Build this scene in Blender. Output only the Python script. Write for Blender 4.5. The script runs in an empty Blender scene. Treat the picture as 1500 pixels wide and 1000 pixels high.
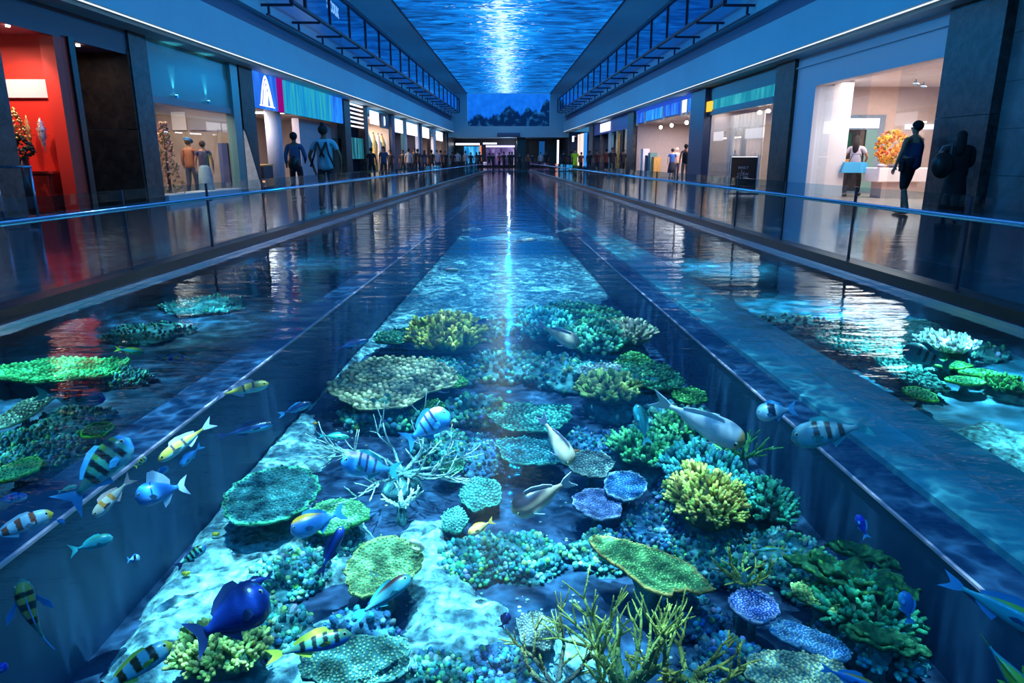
import bpy, bmesh, math, random
from mathutils import Vector, Matrix, noise, Euler, Quaternion

random.seed(11)
SC = bpy.context.scene
COL = SC.collection
PI = math.pi

# ------------------------------------------------------------------ camera
HC = 1.12                      # eye height above the mall floor
FPX = 1020.0
cam_d = bpy.data.cameras.new('camera')
cam_d.lens = FPX / 1500 * 36.0
cam_d.sensor_width = 36.0
cam_d.clip_end = 400
cam = bpy.data.objects.new('camera', cam_d)
COL.objects.link(cam)
cam.location = (0, 0, HC)
cam.rotation_euler = (math.radians(90 - 14.72), 0, math.radians(-0.27))
SC.camera = cam
CAM_R = cam.rotation_euler.to_matrix()

# ------------------------------------------------------------------ view
SC.view_settings.view_transform = 'Standard'
SC.view_settings.look = 'None'
SC.view_settings.exposure = 0.35
SC.view_settings.gamma = 1
SC.view_settings.use_curve_mapping = False
SC.cycles.max_bounces = 9
SC.cycles.diffuse_bounces = 3
SC.cycles.glossy_bounces = 4
SC.cycles.transparent_max_bounces = 24
SC.cycles.caustics_reflective = False
SC.cycles.caustics_refractive = False
SC.cycles.sample_clamp_indirect = 4.0
SC.cycles.use_denoising = True

# ------------------------------------------------------------------ world
W = bpy.data.worlds.new('world')
SC.world = W
W.use_nodes = True
W.node_tree.nodes['Background'].inputs[0].default_value = (0.05, 0.30, 0.62, 1)
W.node_tree.nodes['Background'].inputs[1].default_value = 0.5


def light(name, kind, loc, energy, color, rot=(0, 0, 0), **kw):
    d = bpy.data.lights.new(name, kind)
    d.energy = energy
    d.color = color
    for k, v in kw.items():
        setattr(d, k, v)
    o = bpy.data.objects.new(name, d)
    COL.objects.link(o)
    o.location = loc
    o.rotation_euler = rot
    return o


def caustic_nodes(d, scale=9.0, base=0.35, peak=2.2, seed=0.0):
    """rippling water pattern thrown by a spot lamp"""
    d.use_nodes = True
    nt = d.node_tree
    em = nt.nodes.get('Emission')
    tc = nt.nodes.new('ShaderNodeTexCoord')
    sp = nt.nodes.new('ShaderNodeSeparateXYZ')
    nt.links.new(tc.outputs['Normal'], sp.inputs[0])
    dx = nt.nodes.new('ShaderNodeMath'); dx.operation = 'DIVIDE'
    dy = nt.nodes.new('ShaderNodeMath'); dy.operation = 'DIVIDE'
    nt.links.new(sp.outputs[0], dx.inputs[0]); nt.links.new(sp.outputs[2], dx.inputs[1])
    nt.links.new(sp.outputs[1], dy.inputs[0]); nt.links.new(sp.outputs[2], dy.inputs[1])
    cb = nt.nodes.new('ShaderNodeCombineXYZ')
    nt.links.new(dx.outputs[0], cb.inputs[0]); nt.links.new(dy.outputs[0], cb.inputs[1])
    cb.inputs[2].default_value = seed
    nz = nt.nodes.new('ShaderNodeTexNoise'); nz.inputs['Scale'].default_value = scale * 0.9
    nt.links.new(cb.outputs[0], nz.inputs['Vector'])
    ad = nt.nodes.new('ShaderNodeMixRGB'); ad.blend_type = 'ADD'; ad.inputs[0].default_value = 0.16
    nt.links.new(cb.outputs[0], ad.inputs[1]); nt.links.new(nz.outputs['Color'], ad.inputs[2])
    vo = nt.nodes.new('ShaderNodeTexVoronoi'); vo.feature = 'SMOOTH_F1'
    vo.inputs['Scale'].default_value = scale
    vo.inputs['Smoothness'].default_value = 0.25
    nt.links.new(ad.outputs[0], vo.inputs['Vector'])
    pw = nt.nodes.new('ShaderNodeMath'); pw.operation = 'POWER'; pw.inputs[1].default_value = 3.2
    nt.links.new(vo.outputs['Distance'], pw.inputs[0])
    mu = nt.nodes.new('ShaderNodeMath'); mu.operation = 'MULTIPLY_ADD'
    mu.inputs[1].default_value = peak * 6; mu.inputs[2].default_value = base
    nt.links.new(pw.outputs[0], mu.inputs[0])
    nt.links.new(mu.outputs[0], em.inputs['Strength'])


BLUE = (0.05, 0.38, 1.0)
# unseen blue fill lights added along the hall to brighten the upper walls
for yy in (1, 13, 25, 38, 52, 67):
    light('blue_fill', 'POINT', (0, yy, 5.2), 400, (0.0, 0.37, 1.0), shadow_soft_size=0.0)
# unseen spots added overhead to throw rippled light into the tank
for (lx, ly, tx, ty, e, ang) in ((-0.9, 3.9, -0.9, 4.3, 3600, 30), (-2.0, 6.2, -2.0, 6.4, 2300, 30), (0.7, 7.0, 0.5, 7.6, 2200, 42),
                                 (0.9, 4.2, 1.0, 4.6, 1700, 34), (0.0, 11.5, 0.0, 12.5, 2600, 50), (0.0, 19, 0, 20, 2600, 55), (0, 32, 0, 33, 2200, 60)):
    d = Vector((tx - lx, ty - ly, -9.5))
    L = light('tank_fill', 'SPOT', (lx, ly, 7.4), e, (0.46, 0.84, 1.0),
              rot=d.to_track_quat('-Z', 'Y').to_euler(), spot_size=math.radians(ang), spot_blend=0.7, shadow_soft_size=0.0)
    caustic_nodes(L.data, 26.0, 0.16, 1.5, ly)

# ------------------------------------------------------------------ helpers
KW = 0.0284     # the two sides close in slightly towards the far end


def S(side, t, v, z, k=KW):
    return Vector((side * (t - k * v), v, z))


def ray(px, py):
    return (CAM_R @ Vector(((px - 750) / FPX, -(py - 500) / FPX, -1.0)))


def P(px, py, z):
    d = ray(px, py)
    s = (z - HC) / d.z
    return Vector((0, 0, HC)) + d * s


def depth_of(p):
    return -(CAM_R.transposed() @ (Vector(p) - Vector((0, 0, HC)))).z


def tag(o, label=None, cat=None, group=None, kind=None):
    if label: o['label'] = label
    if cat: o['category'] = cat
    if group: o['group'] = group
    if kind: o['kind'] = kind
    return o


def empty(name, loc=(0, 0, 0), rot=None):
    o = bpy.data.objects.new(name, None)
    COL.objects.link(o)
    o.location = loc
    o.empty_display_size = 0.1
    if rot is not None:
        o.rotation_euler = rot
    return o


def copy_tree(o, parent=None):
    c = o.copy()
    COL.objects.link(c)
    c.parent = parent
    for ch in list(o.children):
        copy_tree(ch, c)
    return c


class MB:
    def __init__(s):
        s.v = []; s.f = []; s.m = []; s.c = []; s.smooth = []

    def add(s, vs, fs, mi=0, smooth=False, col=None):
        o = len(s.v)
        s.v += [tuple(x) for x in vs]
        s.f += [tuple(i + o for i in f) for f in fs]
        s.m += [mi] * len(fs)
        s.smooth += [smooth] * len(fs)
        if col is None: col = (1, 1, 1)
        s.c += col if isinstance(col, list) else [col] * len(vs)

    def hexa(s, p, mi=0):
        """8 corner points: bottom 4 then top 4"""
        s.add(p, [(3, 2, 1, 0), (4, 5, 6, 7), (0, 1, 5, 4), (1, 2, 6, 5), (2, 3, 7, 6), (3, 0, 4, 7)], mi)

    def box(s, x0, x1, y0, y1, z0, z1, mi=0):
        s.hexa([(x0, y0, z0), (x1, y0, z0), (x1, y1, z0), (x0, y1, z0), (x0, y0, z1), (x1, y0, z1), (x1, y1, z1), (x0, y1, z1)], mi)

    def sbox(s, side, t0, t1, v0, v1, z0, z1, mi=0, k=KW):
        s.hexa([S(side, t0, v0, z0, k), S(side, t1, v0, z0, k), S(side, t1, v1, z0, k), S(side, t0, v1, z0, k),
                S(side, t0, v0, z1, k), S(side, t1, v0, z1, k), S(side, t1, v1, z1, k), S(side, t0, v1, z1, k)], mi)

    def tube(s, pts, rad, n=8, mi=0, col=None, cap=True, smooth=True):
        pts = [Vector(p) for p in pts]
        if not isinstance(rad, (list, tuple)): rad = [rad] * len(pts)
        vs = []; fs = []
        cols = []
        prev = None
        for i, p in enumerate(pts):
            a = pts[max(i - 1, 0)]; b = pts[min(i + 1, len(pts) - 1)]
            d = (b - a)
            if d.length < 1e-9: d = Vector((0, 0, 1))
            d.normalize()
            if prev is None:
                u = d.cross(Vector((0, 0, 1)))
                if u.length < 0.05: u = d.cross(Vector((1, 0, 0)))
            else:
                u = prev - d * prev.dot(d)
            u.normalize(); prev = u
            w = d.cross(u)
            for j in range(n):
                an = 2 * PI * j / n
                vs.append(p + (u * math.cos(an) + w * math.sin(an)) * rad[i])
                if isinstance(col, list): cols.append(col[i])
            if i:
                o = (i - 1) * n
                for j in range(n):
                    fs.append((o + j, o + (j + 1) % n, o + n + (j + 1) % n, o + n + j))
        if cap:
            fs.append(tuple(range(n - 1, -1, -1)))
            o = (len(pts) - 1) * n
            fs.append(tuple(o + j for j in range(n)))
        s.add(vs, fs, mi, smooth, cols if isinstance(col, list) else col)

    def ell(s, c, r, n=10, m=7, mi=0, col=None, rot=None):
        c = Vector(c)
        vs = []; fs = []
        for i in range(m + 1):
            th = PI * i / m
            for j in range(n):
                ph = 2 * PI * j / n
                q = Vector((r[0] * math.sin(th) * math.cos(ph), r[1] * math.sin(th) * math.sin(ph), r[2] * math.cos(th)))
                if rot is not None: q = rot @ q
                vs.append(c + q)
        for i in range(m):
            for j in range(n):
                a = i * n + j; b = i * n + (j + 1) % n
                fs.append((a, a + n, b + n, b))
        s.add(vs, fs, mi, True, col)

    def build(s, name, mats, parent=None, loc=(0, 0, 0), shade=None):
        me = bpy.data.meshes.new(name)
        me.from_pydata([tuple(v) for v in s.v], [], s.f)
        if not isinstance(mats, (list, tuple)): mats = [mats]
        for m in mats: me.materials.append(m)
        me.polygons.foreach_set('material_index', s.m)
        me.polygons.foreach_set('use_smooth', s.smooth if shade is None else [shade] * len(s.f))
        ca = me.color_attributes.new('Col', 'FLOAT_COLOR', 'POINT')
        buf = []
        for c in s.c: buf += [c[0], c[1], c[2], 1.0]
        ca.data.foreach_set('color', buf)
        me.update()
        o = bpy.data.objects.new(name, me)
        COL.objects.link(o)
        o.parent = parent
        o.location = loc
        return o


def recentre(o):
    """put a mesh's origin at the middle of its base"""
    me = o.data
    xs = [v.co for v in me.vertices]
    lo = Vector((min(v.x for v in xs), min(v.y for v in xs), min(v.z for v in xs)))
    hi = Vector((max(v.x for v in xs), max(v.y for v in xs), max(v.z for v in xs)))
    c = Vector(((lo.x + hi.x) / 2, (lo.y + hi.y) / 2, lo.z))
    me.transform(Matrix.Translation(-c))
    o.location = c
    return o


# ------------------------------------------------------------------ materials
def new_mat(name):
    m = bpy.data.materials.new(name)
    m.use_nodes = True
    nt = m.node_tree
    b = nt.nodes.get('Principled BSDF')
    return m, nt, b


def mat(name, col, rough=0.5, metal=0.0, var=0.0, vscale=6.0, bump=0.0, bscale=20.0, spec=0.5, emit=None, es=0.0, coat=0.0, vcol=False, stretch=None):
    m, nt, b = new_mat(name)
    b.inputs['Base Color'].default_value = (*col, 1)
    b.inputs['Roughness'].default_value = rough
    b.inputs['Metallic'].default_value = metal
    b.inputs['Specular IOR Level'].default_value = spec
    b.inputs['Coat Weight'].default_value = coat
    if emit:
        b.inputs['Emission Color'].default_value = (*emit, 1)
        b.inputs['Emission Strength'].default_value = es
    tc = None

    def coords():
        tc = nt.nodes.new('ShaderNodeTexCoord')
        if stretch:
            mp = nt.nodes.new('ShaderNodeMapping')
            mp.inputs['Scale'].default_value = stretch
            nt.links.new(tc.outputs['Object'], mp.inputs[0])
            return mp.outputs[0]
        return tc.outputs['Object']
    last = None
    if vcol:
        at = nt.nodes.new('ShaderNodeAttribute'); at.attribute_name = 'Col'
        mx = nt.nodes.new('ShaderNodeMixRGB'); mx.blend_type = 'MULTIPLY'; mx.inputs[0].default_value = 1
        mx.inputs[1].default_value = (*col, 1)
        nt.links.new(at.outputs['Color'], mx.inputs[2])
        last = mx.outputs[0]
        nt.links.new(last, b.inputs['Base Color'])
    if var > 0:
        co = coords()
        nz = nt.nodes.new('ShaderNodeTexNoise'); nz.inputs['Scale'].default_value = vscale
        nz.inputs['Detail'].default_value = 6
        nt.links.new(co, nz.inputs['Vector'])
        mr = nt.nodes.new('ShaderNodeMapRange')
        mr.inputs['From Min'].default_value = 0.3; mr.inputs['From Max'].default_value = 0.7
        mr.inputs['To Min'].default_value = 1 - var; mr.inputs['To Max'].default_value = 1 + var
        nt.links.new(nz.outputs['Fac'], mr.inputs[0])
        mx = nt.nodes.new('ShaderNodeVectorMath'); mx.operation = 'SCALE'
        if last is None: mx.inputs[0].default_value = col
        else: nt.links.new(last, mx.inputs[0])
        nt.links.new(mr.outputs[0], mx.inputs['Scale'])
        nt.links.new(mx.outputs[0], b.inputs['Base Color'])
    if bump > 0:
        co = coords()
        nz = nt.nodes.new('ShaderNodeTexNoise'); nz.inputs['Scale'].default_value = bscale
        nz.inputs['Detail'].default_value = 4
        nt.links.new(co, nz.inputs['Vector'])
        bp = nt.nodes.new('ShaderNodeBump'); bp.inputs['Strength'].default_value = bump
        bp.inputs['Distance'].default_value = 0.02
        nt.links.new(nz.outputs['Fac'], bp.inputs['Height'])
        nt.links.new(bp.outputs[0], b.inputs['Normal'])
    return m


def emis(name, col, s):
    m, nt, b = new_mat(name)
    nt.nodes.remove(b)
    e = nt.nodes.new('ShaderNodeEmission')
    e.inputs[0].default_value = (*col, 1); e.inputs[1].default_value = s
    nt.links.new(e.outputs[0], nt.nodes['Material Output'].inputs[0])
    return m


def schlick(nt, f0, bump=None):
    lw = nt.nodes.new('ShaderNodeLayerWeight'); lw.inputs['Blend'].default_value = 0.5
    if bump is not None: nt.links.new(bump, lw.inputs['Normal'])
    pw = nt.nodes.new('ShaderNodeMath'); pw.operation = 'POWER'; pw.inputs[1].default_value = 5.0
    nt.links.new(lw.outputs['Facing'], pw.inputs[0])
    ma = nt.nodes.new('ShaderNodeMath'); ma.operation = 'MULTIPLY_ADD'; ma.inputs[1].default_value = 1 - f0; ma.inputs[2].default_value = f0
    nt.links.new(pw.outputs[0], ma.inputs[0])
    return ma.outputs[0]


def glass_mat(name, tint=(0.75, 0.9, 0.97), gloss=1.0, rough=0.01):
    m, nt, b = new_mat(name)
    nt.nodes.remove(b)
    tr = nt.nodes.new('ShaderNodeBsdfTransparent'); tr.inputs[0].default_value = (*tint, 1)
    gl = nt.nodes.new('ShaderNodeBsdfGlossy'); gl.inputs['Roughness'].default_value = rough
    gl.inputs[0].default_value = (gloss, gloss, gloss, 1)
    mx = nt.nodes.new('ShaderNodeMixShader')
    nt.links.new(schlick(nt, 0.03), mx.inputs[0]); nt.links.new(tr.outputs[0], mx.inputs[1]); nt.links.new(gl.outputs[0], mx.inputs[2])
    nt.links.new(mx.outputs[0], nt.nodes['Material Output'].inputs[0])
    return m


def water_mat():
    m, nt, b = new_mat('water')
    nt.nodes.remove(b)
    tc = nt.nodes.new('ShaderNodeTexCoord')
    mp = nt.nodes.new('ShaderNodeMapping'); mp.inputs['Scale'].default_value = (1.0, 2.6, 1)
    nt.links.new(tc.outputs['Object'], mp.inputs[0])
    n1 = nt.nodes.new('ShaderNodeTexNoise'); n1.inputs['Scale'].default_value = 1.3; n1.inputs['Detail'].default_value = 5
    nt.links.new(mp.outputs[0], n1.inputs['Vector'])
    bp = nt.nodes.new('ShaderNodeBump'); bp.inputs['Strength'].default_value = 0.45; bp.inputs['Distance'].default_value = 0.03
    nt.links.new(n1.outputs['Fac'], bp.inputs['Height'])
    tr = nt.nodes.new('ShaderNodeBsdfTransparent'); tr.inputs[0].default_value = (0.70, 0.92, 0.98, 1)
    gl = nt.nodes.new('ShaderNodeBsdfGlossy'); gl.inputs['Roughness'].default_value = 0.02
    nt.links.new(bp.outputs[0], gl.inputs['Normal'])
    mx = nt.nodes.new('ShaderNodeMixShader')
    nt.links.new(schlick(nt, 0.02), mx.inputs[0]); nt.links.new(tr.outputs[0], mx.inputs[1]); nt.links.new(gl.outputs[0], mx.inputs[2])
    nt.links.new(mx.outputs[0], nt.nodes['Material Output'].inputs[0])
    return m


def ceiling_screen_mat():
    """moving-water picture shown by the ceiling screen"""
    m, nt, b = new_mat('ceiling_screen_picture')
    nt.nodes.remove(b)
    L = nt.links.new
    tc = nt.nodes.new('ShaderNodeTexCoord')
    sp = nt.nodes.new('ShaderNodeSeparateXYZ'); L(tc.outputs['Object'], sp.inputs[0])

    def noise_n(sx, sy, detail=5, dist=0.6, off=0):
        mp = nt.nodes.new('ShaderNodeMapping'); mp.inputs['Scale'].default_value = (sx, sy, 1); mp.inputs['Location'].default_value = (off, off, 0)
        L(tc.outputs['Object'], mp.inputs[0])
        n = nt.nodes.new('ShaderNodeTexNoise'); n.inputs['Scale'].default_value = 1; n.inputs['Detail'].default_value = detail
        n.inputs['Distortion'].default_value = dist
        L(mp.outputs[0], n.inputs['Vector'])
        return n.outputs['Fac']
    rip = noise_n(0.42, 0.95, 7, 1.8)          # streaks across the hall
    big = noise_n(0.22, 0.09, 3, 0.8, 5)
    spark = noise_n(1.2, 1.9, 6, 2.2, 9)
    # how close to the bright middle
    ax = nt.nodes.new('ShaderNodeMath'); ax.operation = 'ADD'; ax.inputs[1].default_value = 0.35; L(sp.outputs[0], ax.inputs[0])
    ab = nt.nodes.new('ShaderNodeMath'); ab.operation = 'ABSOLUTE'; L(ax.outputs[0], ab.inputs[0])
    cen = nt.nodes.new('ShaderNodeMapRange'); cen.inputs['From Min'].default_value = 0; cen.inputs['From Max'].default_value = 3.4
    cen.inputs['To Min'].default_value = 1; cen.inputs['To Max'].default_value = 0; L(ab.outputs[0], cen.inputs[0])
    cp = nt.nodes.new('ShaderNodeMath'); cp.operation = 'POWER'; cp.inputs[1].default_value = 1.7; L(cen.outputs[0], cp.inputs[0])
    # value = rip*.9 + centre*.55 + big*.3
    a1 = nt.nodes.new('ShaderNodeMath'); a1.operation = 'MULTIPLY_ADD'; a1.inputs[1].default_value = 0.36; L(cp.outputs[0], a1.inputs[0]); L(rip, a1.inputs[2])
    a2 = nt.nodes.new('ShaderNodeMath'); a2.operation = 'MULTIPLY_ADD'; a2.inputs[1].default_value = 0.25; L(big, a2.inputs[0]); L(a1.outputs[0], a2.inputs[2])
    r = nt.nodes.new('ShaderNodeValToRGB')
    els = r.color_ramp.elements
    els[0].position = 0.42; els[0].color = (0.002, 0.028, 0.11, 1)
    els[1].position = 1.08; els[1].color = (0.10, 0.62, 1.0, 1)
    for p_, c_ in ((0.55, (0.004, 0.075, 0.30, 1)), (0.68, (0.004, 0.15, 0.60, 1)), (0.84, (0.008, 0.27, 0.85, 1)), (0.97, (0.03, 0.42, 0.95, 1))):
        e = els.new(p_); e.color = c_
    L(a2.outputs[0], r.inputs[0])
    # sparkles
    s1 = nt.nodes.new('ShaderNodeMath'); s1.operation = 'MULTIPLY_ADD'; s1.inputs[1].default_value = 0.30; L(cp.outputs[0], s1.inputs[0]); L(spark, s1.inputs[2])
    sr = nt.nodes.new('ShaderNodeMapRange'); sr.inputs['From Min'].default_value = 0.715; sr.inputs['From Max'].default_value = 0.80
    L(s1.outputs[0], sr.inputs[0])
    mx = nt.nodes.new('ShaderNodeMixRGB'); L(sr.outputs[0], mx.inputs[0]); L(r.outputs[0], mx.inputs[1]); mx.inputs[2].default_value = (0.60, 0.90, 1.0, 1)
    em = nt.nodes.new('ShaderNodeEmission'); L(mx.outputs[0], em.inputs[0]); em.inputs[1].default_value = 1.0
    L(em.outputs[0], nt.nodes['Material Output'].inputs[0])
    return m


def stone_mat(name, c0, c1, rough=0.35, scale=3.0, spec=0.5):
    m, nt, b = new_mat(name)
    tc = nt.nodes.new('ShaderNodeTexCoord')
    n = nt.nodes.new('ShaderNodeTexNoise'); n.inputs['Scale'].default_value = scale; n.inputs['Detail'].default_value = 9; n.inputs['Roughness'].default_value = 0.65
    n.inputs['Distortion'].default_value = 0.6
    nt.links.new(tc.outputs['Object'], n.inputs['Vector'])
    r = nt.nodes.new('ShaderNodeValToRGB')
    r.color_ramp.elements[0].position = 0.35; r.color_ramp.elements[0].color = (*c0, 1)
    r.color_ramp.elements[1].position = 0.68; r.color_ramp.elements[1].color = (*c1, 1)
    nt.links.new(n.outputs['Fac'], r.inputs[0]); nt.links.new(r.outputs[0], b.inputs['Base Color'])
    b.inputs['Roughness'].default_value = rough
    b.inputs['Specular IOR Level'].default_value = spec
    bp = nt.nodes.new('ShaderNodeBump'); bp.inputs['Strength'].default_value = 0.25; bp.inputs['Distance'].default_value = 0.01
    nt.links.new(n.outputs['Fac'], bp.inputs['Height']); nt.links.new(bp.outputs[0], b.inputs['Normal'])
    return m


def floor_mat():
    m, nt, b = new_mat('glossy_floor')
    tc = nt.nodes.new('ShaderNodeTexCoord')
    mp = nt.nodes.new('ShaderNodeMapping'); mp.inputs['Scale'].default_value = (1.2, 7.0, 1)
    nt.links.new(tc.outputs['Object'], mp.inputs[0])
    n = nt.nodes.new('ShaderNodeTexNoise'); n.inputs['Scale'].default_value = 1.0; n.inputs['Detail'].default_value = 6
    nt.links.new(mp.outputs[0], n.inputs['Vector'])
    r = nt.nodes.new('ShaderNodeValToRGB')
    r.color_ramp.elements[0].position = 0.35; r.color_ramp.elements[0].color = (0.012, 0.022, 0.035, 1)
    r.color_ramp.elements[1].position = 0.7; r.color_ramp.elements[1].color = (0.06, 0.095, 0.12, 1)
    nt.links.new(n.outputs['Fac'], r.inputs[0]); nt.links.new(r.outputs[0], b.inputs['Base Color'])
    b.inputs['Roughness'].default_value = 0.10
    b.inputs['Specular IOR Level'].default_value = 0.9
    bp = nt.nodes.new('ShaderNodeBump'); bp.inputs['Strength'].default_value = 0.10; bp.inputs['Distance'].default_value = 0.01
    nt.links.new(n.outputs['Fac'], bp.inputs['Height']); nt.links.new(bp.outputs[0], b.inputs['Normal'])
    return m


def wall_screen_mat():
    """rocky seabed picture on the far screen"""
    m, nt, b = new_mat('wall_screen_picture')
    nt.nodes.remove(b)
    L = nt.links.new
    tc = nt.nodes.new('ShaderNodeTexCoord')
    sp = nt.nodes.new('ShaderNodeSeparateXYZ'); L(tc.outputs['Object'], sp.inputs[0])
    mp = nt.nodes.new('ShaderNodeMapping'); mp.inputs['Scale'].default_value = (0.34, 1, 0.0); L(tc.outputs['Object'], mp.inputs[0])
    n = nt.nodes.new('ShaderNodeTexNoise'); n.inputs['Scale'].default_value = 1; n.inputs['Detail'].default_value = 6; L(mp.outputs[0], n.inputs['Vector'])
    # ridge height
    h = nt.nodes.new('ShaderNodeMath'); h.operation = 'MULTIPLY_ADD'; h.inputs[1].default_value = 7.5; h.inputs[2].default_value = -4.1; L(n.outputs['Fac'], h.inputs[0])
    sb = nt.nodes.new('ShaderNodeMath'); sb.operation = 'SUBTRACT'; L(sp.outputs[2], sb.inputs[0]); L(h.outputs[0], sb.inputs[1])
    r = nt.nodes.new('ShaderNodeMapRange'); r.inputs['From Min'].default_value = -0.15; r.inputs['From Max'].default_value = 0.15; L(sb.outputs[0], r.inputs[0])
    n2 = nt.nodes.new('ShaderNodeTexNoise'); n2.inputs['Scale'].default_value = 1.6; n2.inputs['Detail'].default_value = 7; L(tc.outputs['Object'], n2.inputs['Vector'])
    c1 = nt.nodes.new('ShaderNodeValToRGB')
    c1.color_ramp.elements[0].position = 0.52; c1.color_ramp.elements[0].color = (0.001, 0.012, 0.06, 1)
    c1.color_ramp.elements[1].position = 0.80; c1.color_ramp.elements[1].color = (0.01, 0.12, 0.36, 1)
    L(n2.outputs['Fac'], c1.inputs[0])
    c2 = nt.nodes.new('ShaderNodeMixRGB'); c2.inputs[1].default_value = (0.002, 0.06, 0.36, 1); c2.inputs[2].default_value = (0.006, 0.15, 0.72, 1)
    L(n2.outputs['Fac'], c2.inputs[0])
    mx = nt.nodes.new('ShaderNodeMixRGB'); L(r.outputs[0], mx.inputs[0]); L(c1.outputs[0], mx.inputs[1]); L(c2.outputs[0], mx.inputs[2])
    em = nt.nodes.new('ShaderNodeEmission'); L(mx.outputs[0], em.inputs[0]); em.inputs[1].default_value = 1.25
    L(em.outputs[0], nt.nodes['Material Output'].inputs[0])
    return m


M = {}
M['fascia'] = mat('blue_white_plaster', (0.36, 0.62, 0.70), 0.55, var=0.04, vscale=0.6)
M['navy'] = mat('navy_paint', (0.10, 0.12, 0.22), 0.5)
M['darkmetal'] = mat('dark_metal', (0.015, 0.02, 0.05), 0.4, metal=0.3)
M['steel'] = mat('blue_steel', (0.35, 0.55, 0.75), 0.2, metal=0.9)
M['black'] = mat('black_paint', (0.008, 0.009, 0.012), 0.35)
M['tile'] = floor_mat()
M['glass'] = glass_mat('clear_glass', (0.80, 0.92, 0.97))
M['shopglass'] = glass_mat('shop_glass', (0.93, 0.96, 0.97))
M['water'] = water_mat()
M['granite'] = stone_mat('dark_granite', (0.006, 0.008, 0.011), (0.085, 0.080, 0.078), 0.4, 5.0)
M['brown_stone'] = stone_mat('brown_stone', (0.012, 0.008, 0.006), (0.075, 0.042, 0.025), 0.6, 3.5)
M['brown_clad'] = stone_mat('brown_cladding', (0.02, 0.012, 0.009), (0.10, 0.05, 0.03), 0.5, 4)
M['teal_stone'] = stone_mat('teal_stone', (0.09, 0.13, 0.14), (0.20, 0.26, 0.27), 0.5, 1.2)
M['white'] = mat('white_paint', (0.78, 0.76, 0.78), 0.5)
M['beige'] = mat('beige_wall', (0.55, 0.45, 0.42), 0.6, var=0.05)
M['red'] = mat('red_wall', (0.62, 0.03, 0.015), 0.5)
M['warm_led'] = emis('led_strip_white', (0.70, 0.82, 1.0), 1.1)
M['lamp_warm'] = emis('warm_lamp', (1.0, 0.85, 0.72), 8.0)
M['lamp_cool'] = emis('cool_lamp', (0.8, 0.92, 1.0), 8.0)

# ================================================================== STRUCTURE
VF, VE, VP0 = -6.0, 83.0, 68.0
ZL, ZC = 4.06, 8.22


def struct(name, mb, mats, **kw):
    o = mb.build(name, mats, **kw)
    o['kind'] = 'structure'
    return o


# mall floor: two walkways and the far concourse
mb = MB()
for s in (-1, 1):
    mb.sbox(s, 3.84, 14.0, VF, VP0, -0.12, 0.0)
mb.box(-12, 12, VP0, 96, -0.12, 0.0)
struct('floor', mb, M['tile'])
# ceiling soffits round the screen
mb = MB()
for s in (-1, 1):
    a = [S(s, 5.93, VF, ZC, 0.0151), S(s, 8.6, VF, ZC), S(s, 8.6, VE + 1, ZC), S(s, 5.93, VE + 1, ZC, 0.0151)]
    mb.hexa([tuple(p) for p in a] + [(p.x, p.y, ZC + 0.2) for p in a])
struct('ceiling', mb, M['fascia'])
# side walls above the shops (with the recessed stripe)
for s, nm in ((-1, 'wall_left'), (1, 'wall_right')):
    mb = MB()
    mb.sbox(s, 8.56, 8.86, VF, VE, ZL, 5.09)
    mb.sbox(s, 8.56, 8.86, VF, VE, 5.61, ZC + 0.2)
    mb.sbox(s, 8.86, 9.6, VF, VE, ZL + 0.02, ZC + 0.2)
    struct(nm, mb, M['fascia'])
    mb = MB()
    mb.sbox(s, 8.78, 8.855, VF, VE - 1.2, 5.09, 5.61)
    struct('trim_1' if s < 0 else 'trim_2', mb, M['navy'])
    # soffit lines below the wall: grey cove, dark joint, teal strip
    mb = MB()
    mb.sbox(s, 8.50, 8.56, VF, VE, ZL - 0.01, ZL + 0.16)
    mb.sbox(s, 8.80, 9.42, VF, VE, ZL - 0.07, ZL + 0.019)
    struct('trim_3' if s < 0 else 'trim_4', mb, M['fascia'])
    mb = MB()
    mb.sbox(s, 8.565, 8.60, VF, VE - 0.5, ZL - 0.032, ZL - 0.012)
    o = mb.build('light_strip', M['warm_led'])
    tag(o, ('white line of light under the blue wall above the %s shops' % ('left' if s < 0 else 'right')), 'light strip')
# far end wall over the passage, wall screen, dark soffit behind
mb = MB()
mb.box(-6.9, 6.9, VE, VE + 0.8, 3.47, 4.68)
mb.box(-6.9, 6.9, VE + 0.8, VE + 13, 3.62, 3.75)
mb.box(-9, -4.72, VE + 0.1, VE + 0.5, 4.68, ZC)
mb.box(4.72, 9, VE + 0.1, VE + 0.5, 4.68, ZC)
struct('wall_far', mb, M['fascia'])
mb = MB()
mb.box(-1.3, 1.3, VE - 0.35, VE + 0.1, 3.50, 3.95)
o = mb.build('projecting_canopy', M['navy']); bv = o.modifiers.new('b', 'BEVEL'); bv.width = 0.1; bv.segments = 3
tag(o, 'dark rounded bulge under the far blue beam', 'canopy')
mb = MB()
mb.box(-12, 12, 96, 96.2, 0, 4)
mb.box(-12, -6.9, VE, 96, 0, 4); mb.box(6.9, 12, VE, 96, 0, 4)
struct('wall_rear', mb, M['black'])
mb = MB()
a = [(-5.93 + .0151 * VF, VF, ZC + .02), (5.93 - .0151 * VF, VF, ZC + .02), (5.93 - .0151 * VE, VE + .1, ZC + .02), (-5.93 + .0151 * VE, VE + .1, ZC + .02)]
mb.hexa(a + [(x, y, z + .1) for x, y, z in a])
o = mb.build('ceiling_screen', ceiling_screen_mat())
tag(o, 'long ceiling screen showing rippling blue sunlit water', 'screen')
mb = MB(); mb.box(-4.66, 4.66, -0.12, 0, -1.77, 1.75)
o = mb.build('wall_screen', wall_screen_mat(), loc=(0, VE + 0.25, 6.45))
tag(o, 'far wall screen showing dark rocks under blue water', 'screen')
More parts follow.
